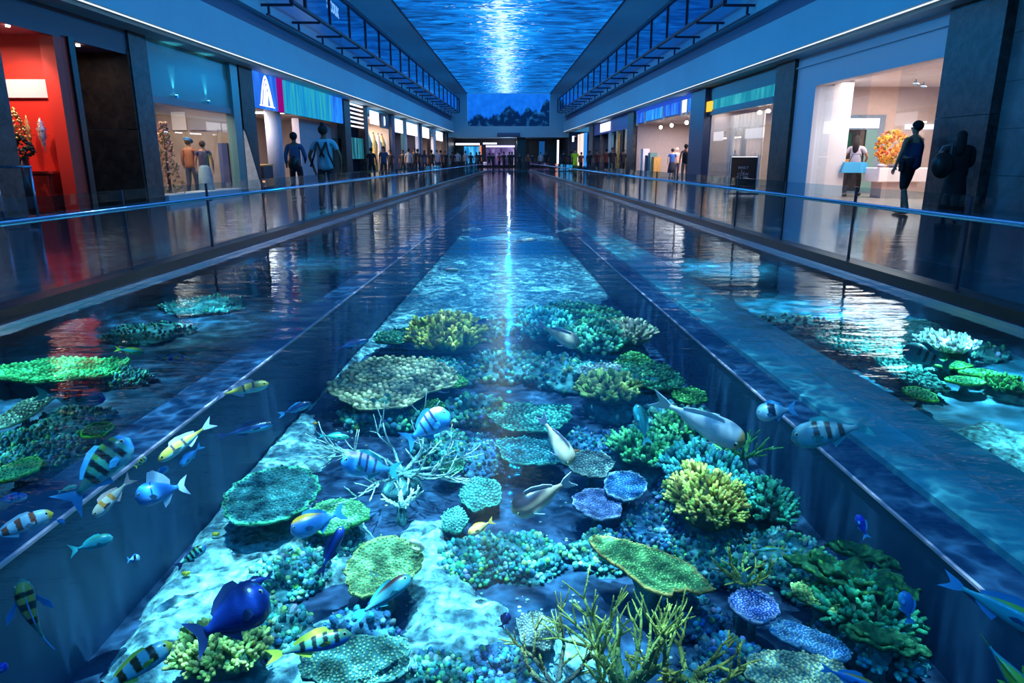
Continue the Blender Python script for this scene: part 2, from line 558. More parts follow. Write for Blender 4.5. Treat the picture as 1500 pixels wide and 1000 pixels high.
# thin dark frame lines of the ceiling screen
mb = MB()
for s in (-1, 1): mb.sbox(s, 5.88, 5.95, VF, VE, ZC - 0.04, ZC - 0.002, k=0.0151)
struct('trim_5', mb, M['darkmetal'])

# ------------------------------------------------------------------ kerbs of the pool
for s in (-1, 1):
    mb = MB(); mb.sbox(s, 3.765, 3.98, VF, VP0, -0.05, 0.07)
    struct('trim_6' if s < 0 else 'trim_7', mb, M['black'])
    mb = MB(); mb.sbox(s, 3.735, 3.765, VF, VP0, -0.10, -0.025)
    struct('trim_8' if s < 0 else 'trim_9', mb, M['steel'])
# ------------------------------------------------------------------ water surface
mb = MB()
mb.add([S(-1, 3.72, VF, -0.06), S(1, 3.72, VF, -0.06), S(1, 3.72, VP0, -0.06), S(-1, 3.72, VP0, -0.06)], [(0, 1, 2, 3)])
o = struct('water_surface', mb, M['water'])

# ------------------------------------------------------------------ tank
ZT = -2.21
def tank_floor_mat():
    m, nt, b = new_mat('tank_floor')
    tc = nt.nodes.new('ShaderNodeTexCoord')
    n = nt.nodes.new('ShaderNodeTexNoise'); n.inputs['Scale'].default_value = 1.4; n.inputs['Detail'].default_value = 8
    nt.links.new(tc.outputs['Object'], n.inputs['Vector'])
    r = nt.nodes.new('ShaderNodeValToRGB')
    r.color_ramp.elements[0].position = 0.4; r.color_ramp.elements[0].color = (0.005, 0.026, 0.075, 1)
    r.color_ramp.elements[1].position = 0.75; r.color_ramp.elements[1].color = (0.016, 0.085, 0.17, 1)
    nt.links.new(n.outputs['Fac'], r.inputs[0]); nt.links.new(r.outputs[0], b.inputs['Base Color'])
    b.inputs['Roughness'].default_value = 0.8
    n2 = nt.nodes.new('ShaderNodeTexNoise'); n2.inputs['Scale'].default_value = 14; n2.inputs['Detail'].default_value = 6
    nt.links.new(tc.outputs['Object'], n2.inputs['Vector'])
    bp = nt.nodes.new('ShaderNodeBump'); bp.inputs['Strength'].default_value = 0.6; bp.inputs['Distance'].default_value = 0.04
    nt.links.new(n2.outputs['Fac'], bp.inputs['Height']); nt.links.new(bp.outputs[0], b.inputs['Normal'])
    return m
M['tankfloor'] = tank_floor_mat()
M['tankwall'] = mat('tank_wall', (0.016, 0.065, 0.15), 0.6, var=0.15, vscale=0.8)
M['ledge'] = mat('tank_ledge', (0.14, 0.50, 0.52), 0.5, var=0.2, vscale=1.5)
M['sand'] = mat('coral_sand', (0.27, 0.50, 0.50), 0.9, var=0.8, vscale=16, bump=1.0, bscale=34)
M['edge'] = mat('pale_pink_edge', (0.75, 0.45, 0.55), 0.4)
mb = MB()
mb.box(-3.2, 3.2, VF, VP0, ZT - 0.2, ZT)
struct('floor_tank', mb, M['tankfloor'])
mb = MB()
mb.sbox(-1, 3.0, 3.42, VF, VP0 - 1, ZT - .2, -1.11)
mb.sbox(-1, 3.42, 3.6, VF, VP0 - 1, ZT - .2, -1.22)
mb.sbox(-1, 7.6, 7.8, VF, VP0, -2.0, -0.12)
struct('wall_tank_left', mb, M['tankwall'])
M['basin'] = mat('basin_floor', (0.03, 0.20, 0.32), 0.7, var=0.3, vscale=2)
mb = MB(); mb.sbox(-1, 3.6, 7.6, VF, VP0, -1.83, -1.63)
struct('floor_basin_left', mb, M['tankfloor'])
mb = MB()
mb.sbox(1, 3.0, 3.36, VF, VP0 - 1, ZT - .2, -1.42)
mb.sbox(1, 7.6, 7.8, VF, VP0, -2.0, -0.12)
struct('wall_tank_right', mb, M['tankwall'])
mb = MB(); mb.sbox(1, 4.2, 7.6, VF, VP0, -1.83, -1.63)
struct('floor_basin_right', mb, M['basin'])
mb = MB()
mb.sbox(1, 3.36, 3.85, VF, VP0 - 1, ZT - .2, -1.36)
mb.sbox(1, 3.85, 4.22, VF, VP0 - 1, ZT - .2, -1.28)
struct('trim_10', mb, M['ledge'])
mb = MB()
mb.sbox(-1, 2.975, 3.0, VF, VP0 - 1, -1.125, -1.105)
struct('trim_11', mb, M['edge'])
mb = MB()
mb.sbox(1, 2.975, 3.0, VF, VP0 - 1, -1.435, -1.415)
struct('trim_12', mb, M['edge'])
mb = MB(); mb.box(-3.2, 3.2, VP0 - 1, VP0, ZT - .2, -0.12); mb.box(-9, 9, VP0, VP0 + .2, ZT, -.12)
mb.box(-9, 9, VF - .2, VF, ZT, -.12)
struct('wall_tank_far', mb, M['tankwall'])

# ================================================================== HANDRAILS AND GLASS BALUSTRADES
ORD = ['first', 'second', 'third', 'fourth', 'fifth', 'sixth', 'seventh', 'eighth', 'ninth', 'tenth', 'eleventh', 'twelfth', 'thirteenth', 'fourteenth']


def balustrade(side):
    root = empty('glass_balustrade', S(side, 3.89, 5, 0.07))
    tag(root, 'long clear glass balustrade with blue handrail along the %s edge of the pool' % ('left' if side < 0 else 'right'), 'balustrade', 'glass balustrades')
    inv = Matrix.Translation(-root.location)

    def pt(t, v, z): return S(side, t, v, z) + inv.translation
    v = -4.0 if side < 0 else -3.3
    v += 0.0
    i = 0
    while v < VP0 - 2:
        mb = MB()
        a, b = v + 0.012, v + 1.8 - 0.012
        p = [pt(3.88, a, 0.0), pt(3.895, a, 0.0), pt(3.895, b, 0.0), pt(3.88, b, 0.0)]
        q = [pt(3.88, a, 0.83), pt(3.895, a, 0.83), pt(3.895, b, 0.83), pt(3.88, b, 0.83)]
        mb.hexa([tuple(x) for x in p + q])
        mb.build('glass_pane', M['glass'], root)
        if 2 < v < 40:
            jb = MB(); c = [pt(3.876, v - .011, 0), pt(3.899, v - .011, 0), pt(3.899, v + .011, 0), pt(3.876, v + .011, 0)]
            jb.hexa([tuple(x) for x in c] + [(x.x, x.y, x.z + .83) for x in c])
            jb.build('joint', M['darkmetal'], root)
        v += 1.8
    mb = MB()
    mb.tube([pt(3.82, -4, 0.66), pt(3.82, VP0 - 2, 0.66)], 0.022, 10)
    mb.build('handrail', M['steel'], root)
    v = 5.05 if side < 0 else 5.8
    while v < 40:
        mb = MB(); mb.tube([pt(3.82, v, 0.65), pt(3.885, v, 0.62)], 0.008, 6); mb.build('rail_bracket', M['steel'], root)
        v += 3.6
    return root


balustrade(-1)
balustrade(1)

# ================================================================== HANGING FRAME WITH BRACKETS (upper level)
M['blueglass'] = glass_mat('blue_glass', (0.45, 0.72, 0.95))


def hanging_frame(side):
    root = empty('overhead_truss', S(side, 7.55, 40, 5.92))
    tag(root, 'dark metal window frame on brackets running along the upper %s wall' % ('left' if side < 0 else 'right'), 'frame', 'upper metal frames')
    o0 = root.location

    def q(mb, t0, t1, v0, v1, z0, z1):
        n = len(mb.v); mb.sbox(side, t0, t1, v0, v1, z0, z1)
        mb.v[n:] = [(a - o0.x, b - o0.y, c - o0.z) for a, b, c in mb.v[n:]]
    mb = MB(); q(mb, 7.46, 7.62, 21, 79, 7.22, 7.36); mb.build('top_rail', M['darkmetal'], root)
    mb = MB(); q(mb, 7.48, 7.60, 24, 79, 5.88, 5.97); mb.build('bottom_rail', M['darkmetal'], root)
    v = 25.5; i = 0
    while v < 79:
        w = 0.09 if i % 3 else 0.14
        mb = MB(); q(mb, 7.49, 7.59, v - w / 2, v + w / 2, 5.97, 7.22); mb.build('post', M['darkmetal'], root)
        if v < 76:
            mb = MB(); q(mb, 7.53, 7.55, v + .1, v + 2.9, 5.98, 7.2); mb.build('glass_pane', M['blueglass'], root)
        v += 3.0; i += 1
    v = 24.2
    while v < 79:
        mb = MB(); q(mb, 7.55, 8.56, v - .05, v + .05, 5.81, 5.88); q(mb, 8.3, 8.36, v - .04, v + .04, 5.56, 5.81)
        mb.build('bracket', M['darkmetal'], root); v += 3.0
    mb = MB(); q(mb, 8.30, 8.36, 24, 79, 5.52, 5.57); mb.build('lower_cable', M['darkmetal'], root)
    mb = MB(); q(mb, 7.5, 8.56, 78.9, 79.1, 7.22, 7.36); q(mb, 7.5, 7.6, 78.9, 79.1, 5.9, 7.3); mb.build('end_frame', M['darkmetal'], root)
    return root


fl = hanging_frame(-1)
hanging_frame(1)


def text(s, size, m, parent=None, loc=(0, 0, 0), rot=(0, 0, 0), ext=0.006, name='lettering'):
    c = bpy.data.curves.new(name, 'FONT')
    c.body = s; c.size = size; c.extrude = ext; c.align_x = 'CENTER'; c.align_y = 'CENTER'; c.resolution_u = 2
    c.offset = size * 0.015
    c.materials.append(m)
    o = bpy.data.objects.new(name, c)
    COL.objects.link(o)
    dg = bpy.context.evaluated_depsgraph_get(); dg.update()
    me = bpy.data.meshes.new_from_object(o.evaluated_get(dg))
    me.materials.clear(); me.materials.append(m)
    bpy.data.objects.remove(o)
    o = bpy.data.objects.new(name, me); COL.objects.link(o)
    o.parent = parent; o.location = loc; o.rotation_euler = rot
    return o


M['letter'] = emis('lit_letters', (0.85, 0.85, 1.0), 1.4)
sgn = empty('lit_lettering', S(-1, 7.66, 29.5, 6.75))
tag(sgn, 'small white lit lettering behind the upper left metal frame', 'sign')
text('S2COUX', 0.55, M['letter'], sgn, (0, 0, 0), (PI / 2, 0, PI / 2 + KW), ext=0.01)
mb = MB(); mb.box(-0.02, 0.02, -1.4, 1.4, 0.26, 0.30); mb.build('mounting_bar', M['darkmetal'], sgn)
# two pairs of hangers carry the mounting bar from the frame


# ================================================================== SHOP SHELLS
TS = 9.35
_n = [0]


def shell(side, v0, v1, depth, zc, wall, ceil=None, head=None, headmat=None, endt=0.12, floorm=None):
    """rear wall, both end walls and ceiling of one shop"""
    mb = MB()
    mb.sbox(side, TS + depth, TS + depth + .12, v0, v1, 0, 4.06)
    mb.sbox(side, TS + .1, TS + depth, v1 - endt, v1, 0, 4.06)
    mb.sbox(side, TS + .1, TS + depth, v0, v0 + endt, 0, 4.06)
    _n[0] += 1
    struct('wall_shop_%d' % _n[0], mb, wall)
    mb = MB(); mb.sbox(side, TS + .12, TS + depth, v0 + endt, v1 - endt, zc, zc + 0.1)
    struct('ceiling_shop_%d' % _n[0], mb, ceil or wall)
    if head is not None:
        mb = MB(); mb.sbox(side, TS, TS + .12, v0, v1, head, 4.0)
        struct('trim_shop_%d' % _n[0], mb, headmat)
    if floorm:
        mb = MB(); mb.sbox(side, TS, TS + depth, v0 + endt, v1 - endt, 0.0, 0.03)
        struct('floor_shop_%d' % _n[0], mb, floorm)


def pier(side, v0, v1, m, t0=TS - .1, t1=TS + .35, z1=4.0):
    mb = MB(); mb.sbox(side, t0, t1, v0, v1, 0, z1)
    _n[0] += 1
    return struct('wall_pier_%d' % _n[0], mb, m)


def lamp_in(side, t, v, z, e, col, size=(1.5, 1.5), name='shop_lamp'):
    l = light(name, 'AREA', S(side, t, v, z), e, col, shape='RECTANGLE', size=size[0], size_y=size[1])
    return l


def downlight(side, t, v, z, m, label, group, r=0.04):
    mb = MB(); c = S(side, t, v, z)
    mb.tube([c, c + Vector((0, 0, 0.035))], r, 12)
    o = mb.build('downlight', m); tag(o, label, 'ceiling light', group); return o


def sthing(name, side, boxes, m, label, cat, group=None, parent=None):
    mb = MB()
    for b in boxes: mb.sbox(side, *b)
    o = mb.build(name, m, parent)
    if parent is None: tag(o, label, cat, group)
    return o


def pane(side, v0, v1, z0, z1, label, t=TS + .03, m=None, group='shop window panes'):
    return sthing('window_pane', side, [(t, t + .012, v0, v1, z0, z1)], m or M['shopglass'], label, 'window glass', group)


# ---------------- LEFT SIDE
pier(-1, 6.0, 13.1, M['granite'], TS - .1, TS + .3)
M['plum'] = mat('plum_ceiling', (0.30, 0.14, 0.22), 0.5)
M['redfloor'] = mat('warm_wood_floor', (0.22, 0.08, 0.04), 0.25, var=0.3, vscale=5)
# red boutique
mb = MB(); mb.sbox(-1, TS, 13.2, 15.0, 15.15, 0, 3.5); mb.sbox(-1, 13.1, 13.25, 8, 15.0, 0, 3.5)
struct('wall_shop_red', mb, M['red'])
mb = MB(); mb.sbox(-1, TS + .1, 13.2, 8, 17.4, 3.5, 3.6)
struct('ceiling_shop_red', mb, M['plum'])
mb = MB(); mb.sbox(-1, TS, TS + .2, 10, 17.4, 3.51, 4.02); mb.sbox(-1, TS, TS + .06, 10, 17.4, 3.45, 3.51)
struct('trim_shop_red', mb, mat('dark_navy_header', (0.05, 0.06, 0.10), 0.5))
mb = MB(); mb.sbox(-1, TS, 13.2, 8, 15.0, 0, 0.02)
struct('floor_shop_red', mb, M['redfloor'])
mb = MB(); mb.sbox(-1, TS - .02, 10.9, 17.35, 17.5, 0, 1.78); mb.sbox(-1, TS - .02, 10.9, 17.35, 17.5, 1.80, 3.55)
mb.sbox(-1, 10.8, 10.95, 15.1, 17.4, 0, 3.55)
struct('wall_shop_brown', mb, M['brown_stone'])
for i, (a, b) in enumerate(((TS - .05, TS + .04), (TS + .08, TS + .13), (TS + .17, TS + .24))):
    sthing('door_post', -1, [(a, b, 15.16, 15.34, 0, 3.5)], M['black'], ('innermost', 'middle', 'outermost')[2 - i] + ' black upright of the three between the red boutique and the brown stone panel', 'post', 'black door posts')
o = sthing('wall_panel', -1, [(TS + .33, 11.6, 14.93, 14.995, 2.31, 2.66)], M['white'], 'wide white panel high on the red wall', 'panel')
o = sthing('red_pilaster', -1, [(TS, TS + .28, 14.75, 14.995, 0.02, 3.45)], M['red'], 'bright red pilaster at the right end of the red wall', 'pilaster')
M['redd'] = mat('dark_red_lacquer', (0.22, 0.012, 0.008), 0.3)
cab = empty('red_cabinet', S(-1, 10.3, 14.8, 0)); tag(cab, 'low dark red cabinet under the red wall ornaments', 'cabinet')
for nm, m_, bx_ in (('body', M['redd'], (-.55, .55, -.15, .15, 0, .82)), ('top', M['red'], (-.6, .6, -.18, .18, .82, .87)), ('door', M['red'], (-.5, -.02, -.17, -.15, .05, .78)), ('door', M['red'], (.02, .5, -.17, -.15, .05, .78))):
    mb = MB(); mb.box(*bx_); mb.build(nm, m_, cab)
M['gold'] = mat('gilded_glass', (0.9, 0.5, 0.15), 0.3, metal=0.6, var=0.6, vscale=25)
M['silver'] = mat('silver_glass', (0.7, 0.55, 0.5), 0.3, metal=0.5, var=0.7, vscale=25)
M['leaf'] = mat('dark_leaf', (0.02, 0.05, 0.02), 0.5, var=0.5)
M['leafc'] = mat('coloured_leaf', (1, 1, 1), 0.5, vcol=True)


def spindle(px, y0, y1, r, m, label, name='wall_ornament', v=14.72):
    a = P(px, y0, 1.12 + (232 - y0) * 0.0137); top = 1.12 + (232 - y0) * .0137; bot = 1.12 + (232 - y1) * .0137
    x = (px - 745) / FPX * 14.5
    mb = MB()
    n = 12; pts = []; rr = []
    for i in range(n + 1):
        f = i / n
        pts.append((0, 0, (top - bot) * f)); w = math.sin(PI * f ** 1.4) * r
        rr.append(max(0.006, w * (1 + 0.22 * math.sin(i * 2.6))))
    mb.tube(pts, rr, 10)
    mb.tube([(0, 0, (top - bot) * .5), (0, .2, (top - bot) * .5)], .01, 6)
    o = mb.build(name, m, loc=(x, v, bot)); tag(o, label, 'ornament'); return o


spindle(63, 170, 226, .055, M['gold'], 'slim gold and white spindle ornament on the red wall, middle of three')
spindle(82, 173, 224, .085, M['silver'], 'wider silvery spindle ornament on the red wall, right of the slim gold one')
tr = empty('potted_ornament', (-9.66, 14.3, 0)); tag(tr, 'gold cone ornament rising from dark foliage in the red boutique', 'ornament')
mb = MB(); mb.tube([(0, 0, 0), (0, 0, 1.1)], [.16, .13], 12); mb.build('stand', M['black'], tr)
mb = MB()
for i in range(150):
    a = random.uniform(0, 2 * PI); h = random.uniform(0, .48); r = .24 * math.sin(PI * (h / .48) ** .8 * .9 + .25)
    mb.ell((r * math.cos(a), r * math.sin(a), 1.1 + h), (.035, .02, .045), 5, 3, rot=Euler((random.random() * 3, random.random() * 3, 0)).to_matrix())
mb.build('foliage', M['leaf'], tr)
mb = MB()
for i in range(120):
    f = random.random(); a = random.uniform(0, 2 * PI); r = .2 * (1 - f)
    mb.ell((r * math.cos(a) + .03, r * math.sin(a), 1.5 + .58 * f), (.028, .028, .03), 5, 3)
mb.build('cone', M['gold'], tr)
for k, (t, v) in enumerate(((9.75, 12.0), (10.4, 12.6), (10.0, 13.8), (9.6, 13.9), (10.9, 14.2), (9.75, 16.2))):
    downlight(-1, t, v, 3.46, M['lamp_warm'], ORD[k] + ' small round downlight in the plum ceiling of the red boutique, nearest first' if k < 5 else 'single downlight in the dark recess by the brown stone panel', 'red boutique downlights' if k < 5 else None)
sthing('linear_light', -1, [(9.9, 10.5, 13.3, 13.36, 3.45, 3.49)], M['lamp_warm'], 'short bar light in the plum ceiling of the red boutique', 'ceiling light')
lamp_in(-1, 10.6, 13.9, 3.3, 40, (1.0, 0.55, 0.42), (1.6, .6))
light('shop_lamp', 'SPOT', S(-1, 10.0, 13.7, 3.4), 110, (1.0, 0.6, 0.5), rot=(math.radians(40), 0, 0), spot_size=math.radians(80), spot_blend=.8, shadow_soft_size=.03)
lamp_in(-1, 10.1, 16.3, 3.4, 5, (1.0, 0.75, 0.6), (.3, .3))
pier(-1, 17.42, 18.2, M['granite'], TS - .05, TS + .25)
# stool / barrier seen through the glass at the far left
st = empty('metal_stand', S(-1, 8.9, 12.4, 0)); tag(st, 'blue-lit metal queue stand in front of the red boutique', 'stand')
for dx in (-.3, .3):
    mb = MB(); mb.tube([(dx, 0, 0), (dx, 0, .98)], .02, 8); mb.build('upright', M['steel'], st)
mb = MB(); mb.tube([(-.32, 0, .98), (.32, 0, .98)], .024, 8); mb.build('top_bar', M['steel'], st)
mb = MB(); mb.tube([(-.32, 0, .1), (.32, 0, .1)], .018, 8); mb.build('bottom_bar', M['steel'], st)

# window store
M['tealpanel'] = mat('teal_panel', (0.14, 0.30, 0.30), 0.3)
M['greyband'] = mat('grey_band', (0.33, 0.33, 0.37), 0.5)
M['warmwall'] = mat('warm_grey_wall', (0.42, 0.33, 0.27), 0.6, var=0.15, vscale=2)
shell(-1, 18.2, 23.6, 2.6, 2.9, M['warmwall'], M['beige'])
mb = MB(); mb.sbox(-1, TS, TS + .1, 18.2, 23.0, 2.63, 3.45); mb.sbox(-1, TS + .03, TS + .1, 18.2, 23.0, 3.45, 4.0)
struct('trim_shop_window', mb, M['tealpanel'])
mb = MB(); mb.sbox(-1, TS - .02, TS + .3, 18.2, 23.0, 2.47, 2.63)
struct('trim_shop_window_band', mb, M['greyband'])
for k, v in enumerate((19.4, 21.3)):
    u = empty('uplight', S(-1, TS - .07, v, 2.66)); tag(u, 'small teal uplight on the band above the %s part of the lit window' % ('left', 'right')[k], 'wall light')
    mb = MB(); mb.box(-.03, .03, -.04, .04, 0, .07); mb.build('body', M['steel'], u)
    mb = MB(); mb.box(-.02, .02, -.03, .03, .07, .08); mb.build('lens', emis('teal_lens%d' % k, (.2, .9, 1), 6), u)
    light('uplight_beam', 'SPOT', S(-1, TS - .07, v, 2.76), 22, (.15, .9, 1.0), rot=(PI, math.radians(-6), 0), spot_size=math.radians(46), spot_blend=.9, shadow_soft_size=.01)
pane(-1, 18.22, 20.4, .2, 2.47, 'left glass pane of the warm lit display window')
pane(-1, 20.42, 22.95, .2, 2.47, 'right glass pane of the warm lit display window')
mb = MB(); mb.sbox(-1, TS - .12, TS + .5, 18.25, 22.9, 0, .2)
struct('trim_shop_sill', mb, M['white'])
mb = MB(); mb.sbox(-1, TS - .1, TS + .15, 22.95, 23.5, 0, 4.0)
struct('trim_shop_post', mb, M['tealpanel'])
lamp_in(-1, 10.4, 20.6, 2.85, 120, (1.0, .78, .62), (1.2, 3.6))
for k, (t, v) in enumerate(((9.7, 19.2), (9.7, 20.4), (9.75, 21.6), (10.3, 19.8))):
    downlight(-1, t, v, 2.86, M['lamp_warm'], ORD[k] + ' tiny spotlight from the left in the ceiling of the warm lit display window', 'display window spotlights', .04)
sthing('wall_board', -1, [(11.0, 11.45, 23.40, 23.46, 2.0, 2.56)], M['white'], 'square white panel hanging in the display window', 'panel')
sthing('wall_board', -1, [(9.6, 10.9, 23.40, 23.46, 2.0, 2.42)], M['greyband'], 'long grey framed panel at the back of the display window', 'panel')
sthing('blue_door', -1, [(9.75, 10.05, 23.38, 23.46, 0.0, 1.6)], mat('blue_door', (.05, .08, .25), .4), 'narrow blue door at the back of the display window', 'door')
# bronze decorated tree
M['bronze'] = mat('bronze_pink_leaf', (1, 1, 1), 0.35, metal=0.3, vcol=True)
tr = empty('decorated_tree', S(-1, 9.85, 19.6, 0.0)); tag(tr, 'tall bronze and pink decorated tree in the left of the display window', 'decorated tree')
mb = MB(); mb.tube([(0, 0, 0), (0, 0, 1.9)], [.05, .02], 8); mb.build('trunk', M['brown_clad'], tr)
mb = MB()
for i in range(420):
    f = random.random() ** .8; a = random.uniform(0, 2 * PI); r = (.34 * (1 - f) + .1) * random.uniform(.5, 1)
    c = random.choice(((.7, .3, .2), (.5, .22, .12), (.75, .45, .4), (.35, .25, .1), (.15, .2, .08)))
    mb.ell((r * math.cos(a), r * math.sin(a), .15 + 1.9 * f), (.05, .012, .03), 5, 3, col=c, rot=Euler((random.random() * 6, random.random() * 6, random.random() * 6)).to_matrix())
mb.build('foliage', M['bronze'], tr)
# leaning white banner
bn = empty('leaning_banner', S(-1, 8.95, 22.9, 0)); tag(bn, 'tall pale fabric banner leaning at the teal post', 'banner')
mb = MB()
pts = [(-.26, 0, 0), (.14, 0, 0), (-.02, .05, 1.7), (-.2, .05, 1.95)]
mb.hexa([(-.05, 0, 0), (.42, 0, 0), (.42, .03, 0), (-.05, .03, 0), (-.06, .05, 2.0), (.0, .05, 1.9), (.0, .08, 1.9), (-.06, .08, 2.0)])
mb.build('fabric', mat('banner_fabric', (.5, .55, .58), .7, var=.2), bn)
mb = MB(); mb.tube([(.44, 0, 0), (.0, .05, 2.0)], .02, 6); mb.build('pole', M['darkmetal'], bn)
pier(-1, 23.6, 24.7, M['brown_clad'], TS - .12, TS + .3)

# LED sign store
M['taupe'] = mat('taupe_wall', (.20, .11, .08), .6)
shell(-1, 24.7, 37.0, 4.0, 3.0, M['beige'], M['beige'])
mb = MB(); mb.sbox(-1, TS + .06, TS + .2, 24.7, 36.6, 2.81, 4.02)
struct('trim_shop_led', mb, M['black'])


def scr_mat(name, c0, c1, c2, s, sx=1.0):
    m, nt, b = new_mat(name); nt.nodes.remove(b)
    tc = nt.nodes.new('ShaderNodeTexCoord'); mp = nt.nodes.new('ShaderNodeMapping'); mp.inputs['Scale'].default_value = (1, 1.6 * sx, .35)
    nt.links.new(tc.outputs['Object'], mp.inputs[0])
    n = nt.nodes.new('ShaderNodeTexNoise'); n.inputs['Scale'].default_value = 1.6; n.inputs['Detail'].default_value = 5; nt.links.new(mp.outputs[0], n.inputs['Vector'])
    r = nt.nodes.new('ShaderNodeValToRGB'); e = r.color_ramp.elements
    e[0].position = .35; e[0].color = (*c0, 1); e[1].position = .7; e[1].color = (*c2, 1); x = e.new(.52); x.color = (*c1, 1)
    nt.links.new(n.outputs['Fac'], r.inputs[0])
    em = nt.nodes.new('ShaderNodeEmission'); nt.links.new(r.outputs[0], em.inputs[0]); em.inputs[1].default_value = s
    nt.links.new(em.outputs[0], nt.nodes['Material Output'].inputs[0]); return m


sg = sthing('screen_panel', -1, [(TS - .02, TS + .05, 24.8, 27.25, 2.81, 4.0)], scr_mat('blue_panel', (.01, .08, .55), (.015, .12, .65), (.03, .2, .8), 1.0), 'blue lit sign with a white nested arch emblem over the open shop', 'sign')
cx = S(-1, TS - .035, 26.1, 0)
mb = MB()
for (w, h, yo) in ((.62, 1.0, 0), (.42, .86, .06), (.30, .7, .14), (.18, .5, .2)):
    pts = []
    for i in range(13):
        f = i / 12; a = f * 2 - 1
        y = yo + w * (a) * (1 - .0 * f); z = 2.92 + h * (1 - abs(a) ** 1.55)
        pts.append((cx.x, cx.y + y, z))
    mb.tube(pts, .028, 6)
mb.tube([(cx.x, cx.y - .75, 2.91), (cx.x, cx.y + .8, 2.91)], .02, 6)
mb.build('arch_emblem', M['letter'], sg)
sthing('screen_panel', -1, [(TS - .03, TS + .05, 27.27, 27.9, 2.81, 4.0)], emis('magenta_panel', (.22, .003, .16), 1.0), 'narrow magenta lit panel beside the arch sign', 'sign')
sthing('screen_panel', -1, [(TS - .02, TS + .05, 27.92, 34.5, 2.81, 4.0)], scr_mat('reef_panel', (.008, .18, .50), (.01, .28, .50), (.04, .36, .34), 1.0, 1.8), 'long teal lit screen with reef picture over the open shop', 'screen')
sthing('screen_panel', -1, [(TS - .02, TS + .05, 34.52, 36.6, 2.81, 4.0)], scr_mat('blue_panel2', (.01, .09, .5), (.015, .16, .7), (.02, .25, .9), 1.0), 'blue lit panel at the right end of the teal screen', 'sign')
mb = MB(); c = S(-1, 9.9, 28.2, 0); mb.tube([c, c + Vector((0, 0, 3.0))], .30, 24)
struct('wall_column_1', mb, mat('blue_grey_column', (.42, .47, .60), .5))
sthing('wall_cladding', -1, [(9.5, 11.8, 36.6, 36.8, 0, 2.1)], M['taupe'], 'brown panelled rear wall in the open shop under the arch sign', 'wall panel')
sthing('partition', -1, [(9.95, 10.25, 31.5, 36.5, 0, 2.8)], mat('mauve_partition', (.45, .40, .46), .6), 'pale mauve partition in the open shop under the teal screen', 'partition')
for k, v in enumerate((27.0, 30.5)):
    sthing('linear_light', -1, [(9.7, 11.6, v, v + .12, 2.93, 2.99)], M['lamp_cool'], ('nearer', 'farther')[k] + ' white bar light in the open shop under the arch sign', 'ceiling light')
ct = empty('lit_counter', S(-1, 9.75, 25.9, 0)); tag(ct, 'low display counter with orange lit edges inside the open shop', 'counter')
for nm, m_, b_ in (('body', M['darkmetal'], (-.35, .35, -.5, .5, 0, .86)), ('top', M['gold'], (-.38, .38, -.53, .53, .86, .92)), ('light_edge', emis('orange_glow', (1, .35, .15), 1.6), (-.37, .37, -.52, -.5, .3, .36))):
    mb = MB(); mb.box(*b_); mb.build(nm, m_, ct)
lamp_in(-1, 11, 29.5, 2.9, 260, (1.0, .82, .74), (1.5, 8))
pier(-1, 36.6, 37.8, M['brown_clad'], TS - .1, TS + .3)

# louvre store
M['navywall'] = mat('navy_wall', (.03, .05, .12), .4)
shell(-1, 37.8, 41.6, 3.0, 3.0, M['navywall'])
for i in range(6):
    z = 2.75 + i * .22
    sthing('louvre', -1, [(TS - .04, TS + .06, 37.9, 41.0, z, z + .07)], M['letter'], ('lowest', 'second lowest', 'third lowest', 'fourth lowest', 'second highest', 'highest')[i] + ' glowing white louvre slat over the dark shop', 'louvre', 'glowing louvre slats')
for i in range(4):
    sthing('shelf_screen', -1, [(TS + .05, TS + .1, 38.0 + i * .8, 38.6 + i * .8, 1.1, 2.2)], scr_mat('teal_display%d' % i, (.01, .08, .12), (.02, .2, .28), (.1, .35, .5), .8), ORD[i] + ' tall teal lit display panel from the left in the dark louvred shop', 'display', 'teal display panels')
pier(-1, 41.0, 41.8, M['brown_clad'], TS - .1, TS + .3)
# golden store
shell(-1, 41.8, 49.0, 3.0, 3.4, M['beige'])
lamp_in(-1, 10.8, 45.5, 3.3, 420, (1.0, .80, .60), (1.5, 5))
sthing('lit_sign', -1, [(TS - .05, TS + .02, 42.9, 45.2, 3.1, 3.85)], M['letter'], 'bright white square sign over the golden shop', 'sign')
ds = sthing('dark_sign', -1, [(TS - .02, TS + .04, 45.8, 48.4, 3.0, 3.8)], M['black'], 'dark sign with a white letter D over the golden shop', 'sign')
tp = S(-1, TS - .04, 47.0, 3.4)
text('D', .8, M['letter'], ds, tuple(tp), (PI / 2, 0, PI / 2 + KW))
for i, v in enumerate((42.6, 43.9, 45.4, 46.8, 48.0)):
    mm = (M['gold'], M['tealpanel'], M['gold'], M['silver'], M['gold'])[i]
    b = empty('garment_display', S(-1, 9.75, v, 0)); tag(b, ('nearest gold', 'second teal', 'middle gold', 'fourth silvery', 'farthest gold')[i] + ' fabric hanging on a pole in the golden shop window', 'fabric display', 'golden shop fabrics')
    mb = MB(); mb.tube([(0, 0, 0), (0, 0, 2.7)], .04, 6); mb.build('pole', M['darkmetal'], b)
    mb = MB(); mb.tube([(0, 0, .3), (.05, 0, 1.2), (0, .05, 2.0), (0, 0, 2.6)], [.22, .16, .25, .05], 8); mb.build('fabric', mm, b)
pier(-1, 49.0, 50.0, M['navywall'], TS - .1, TS + .3)
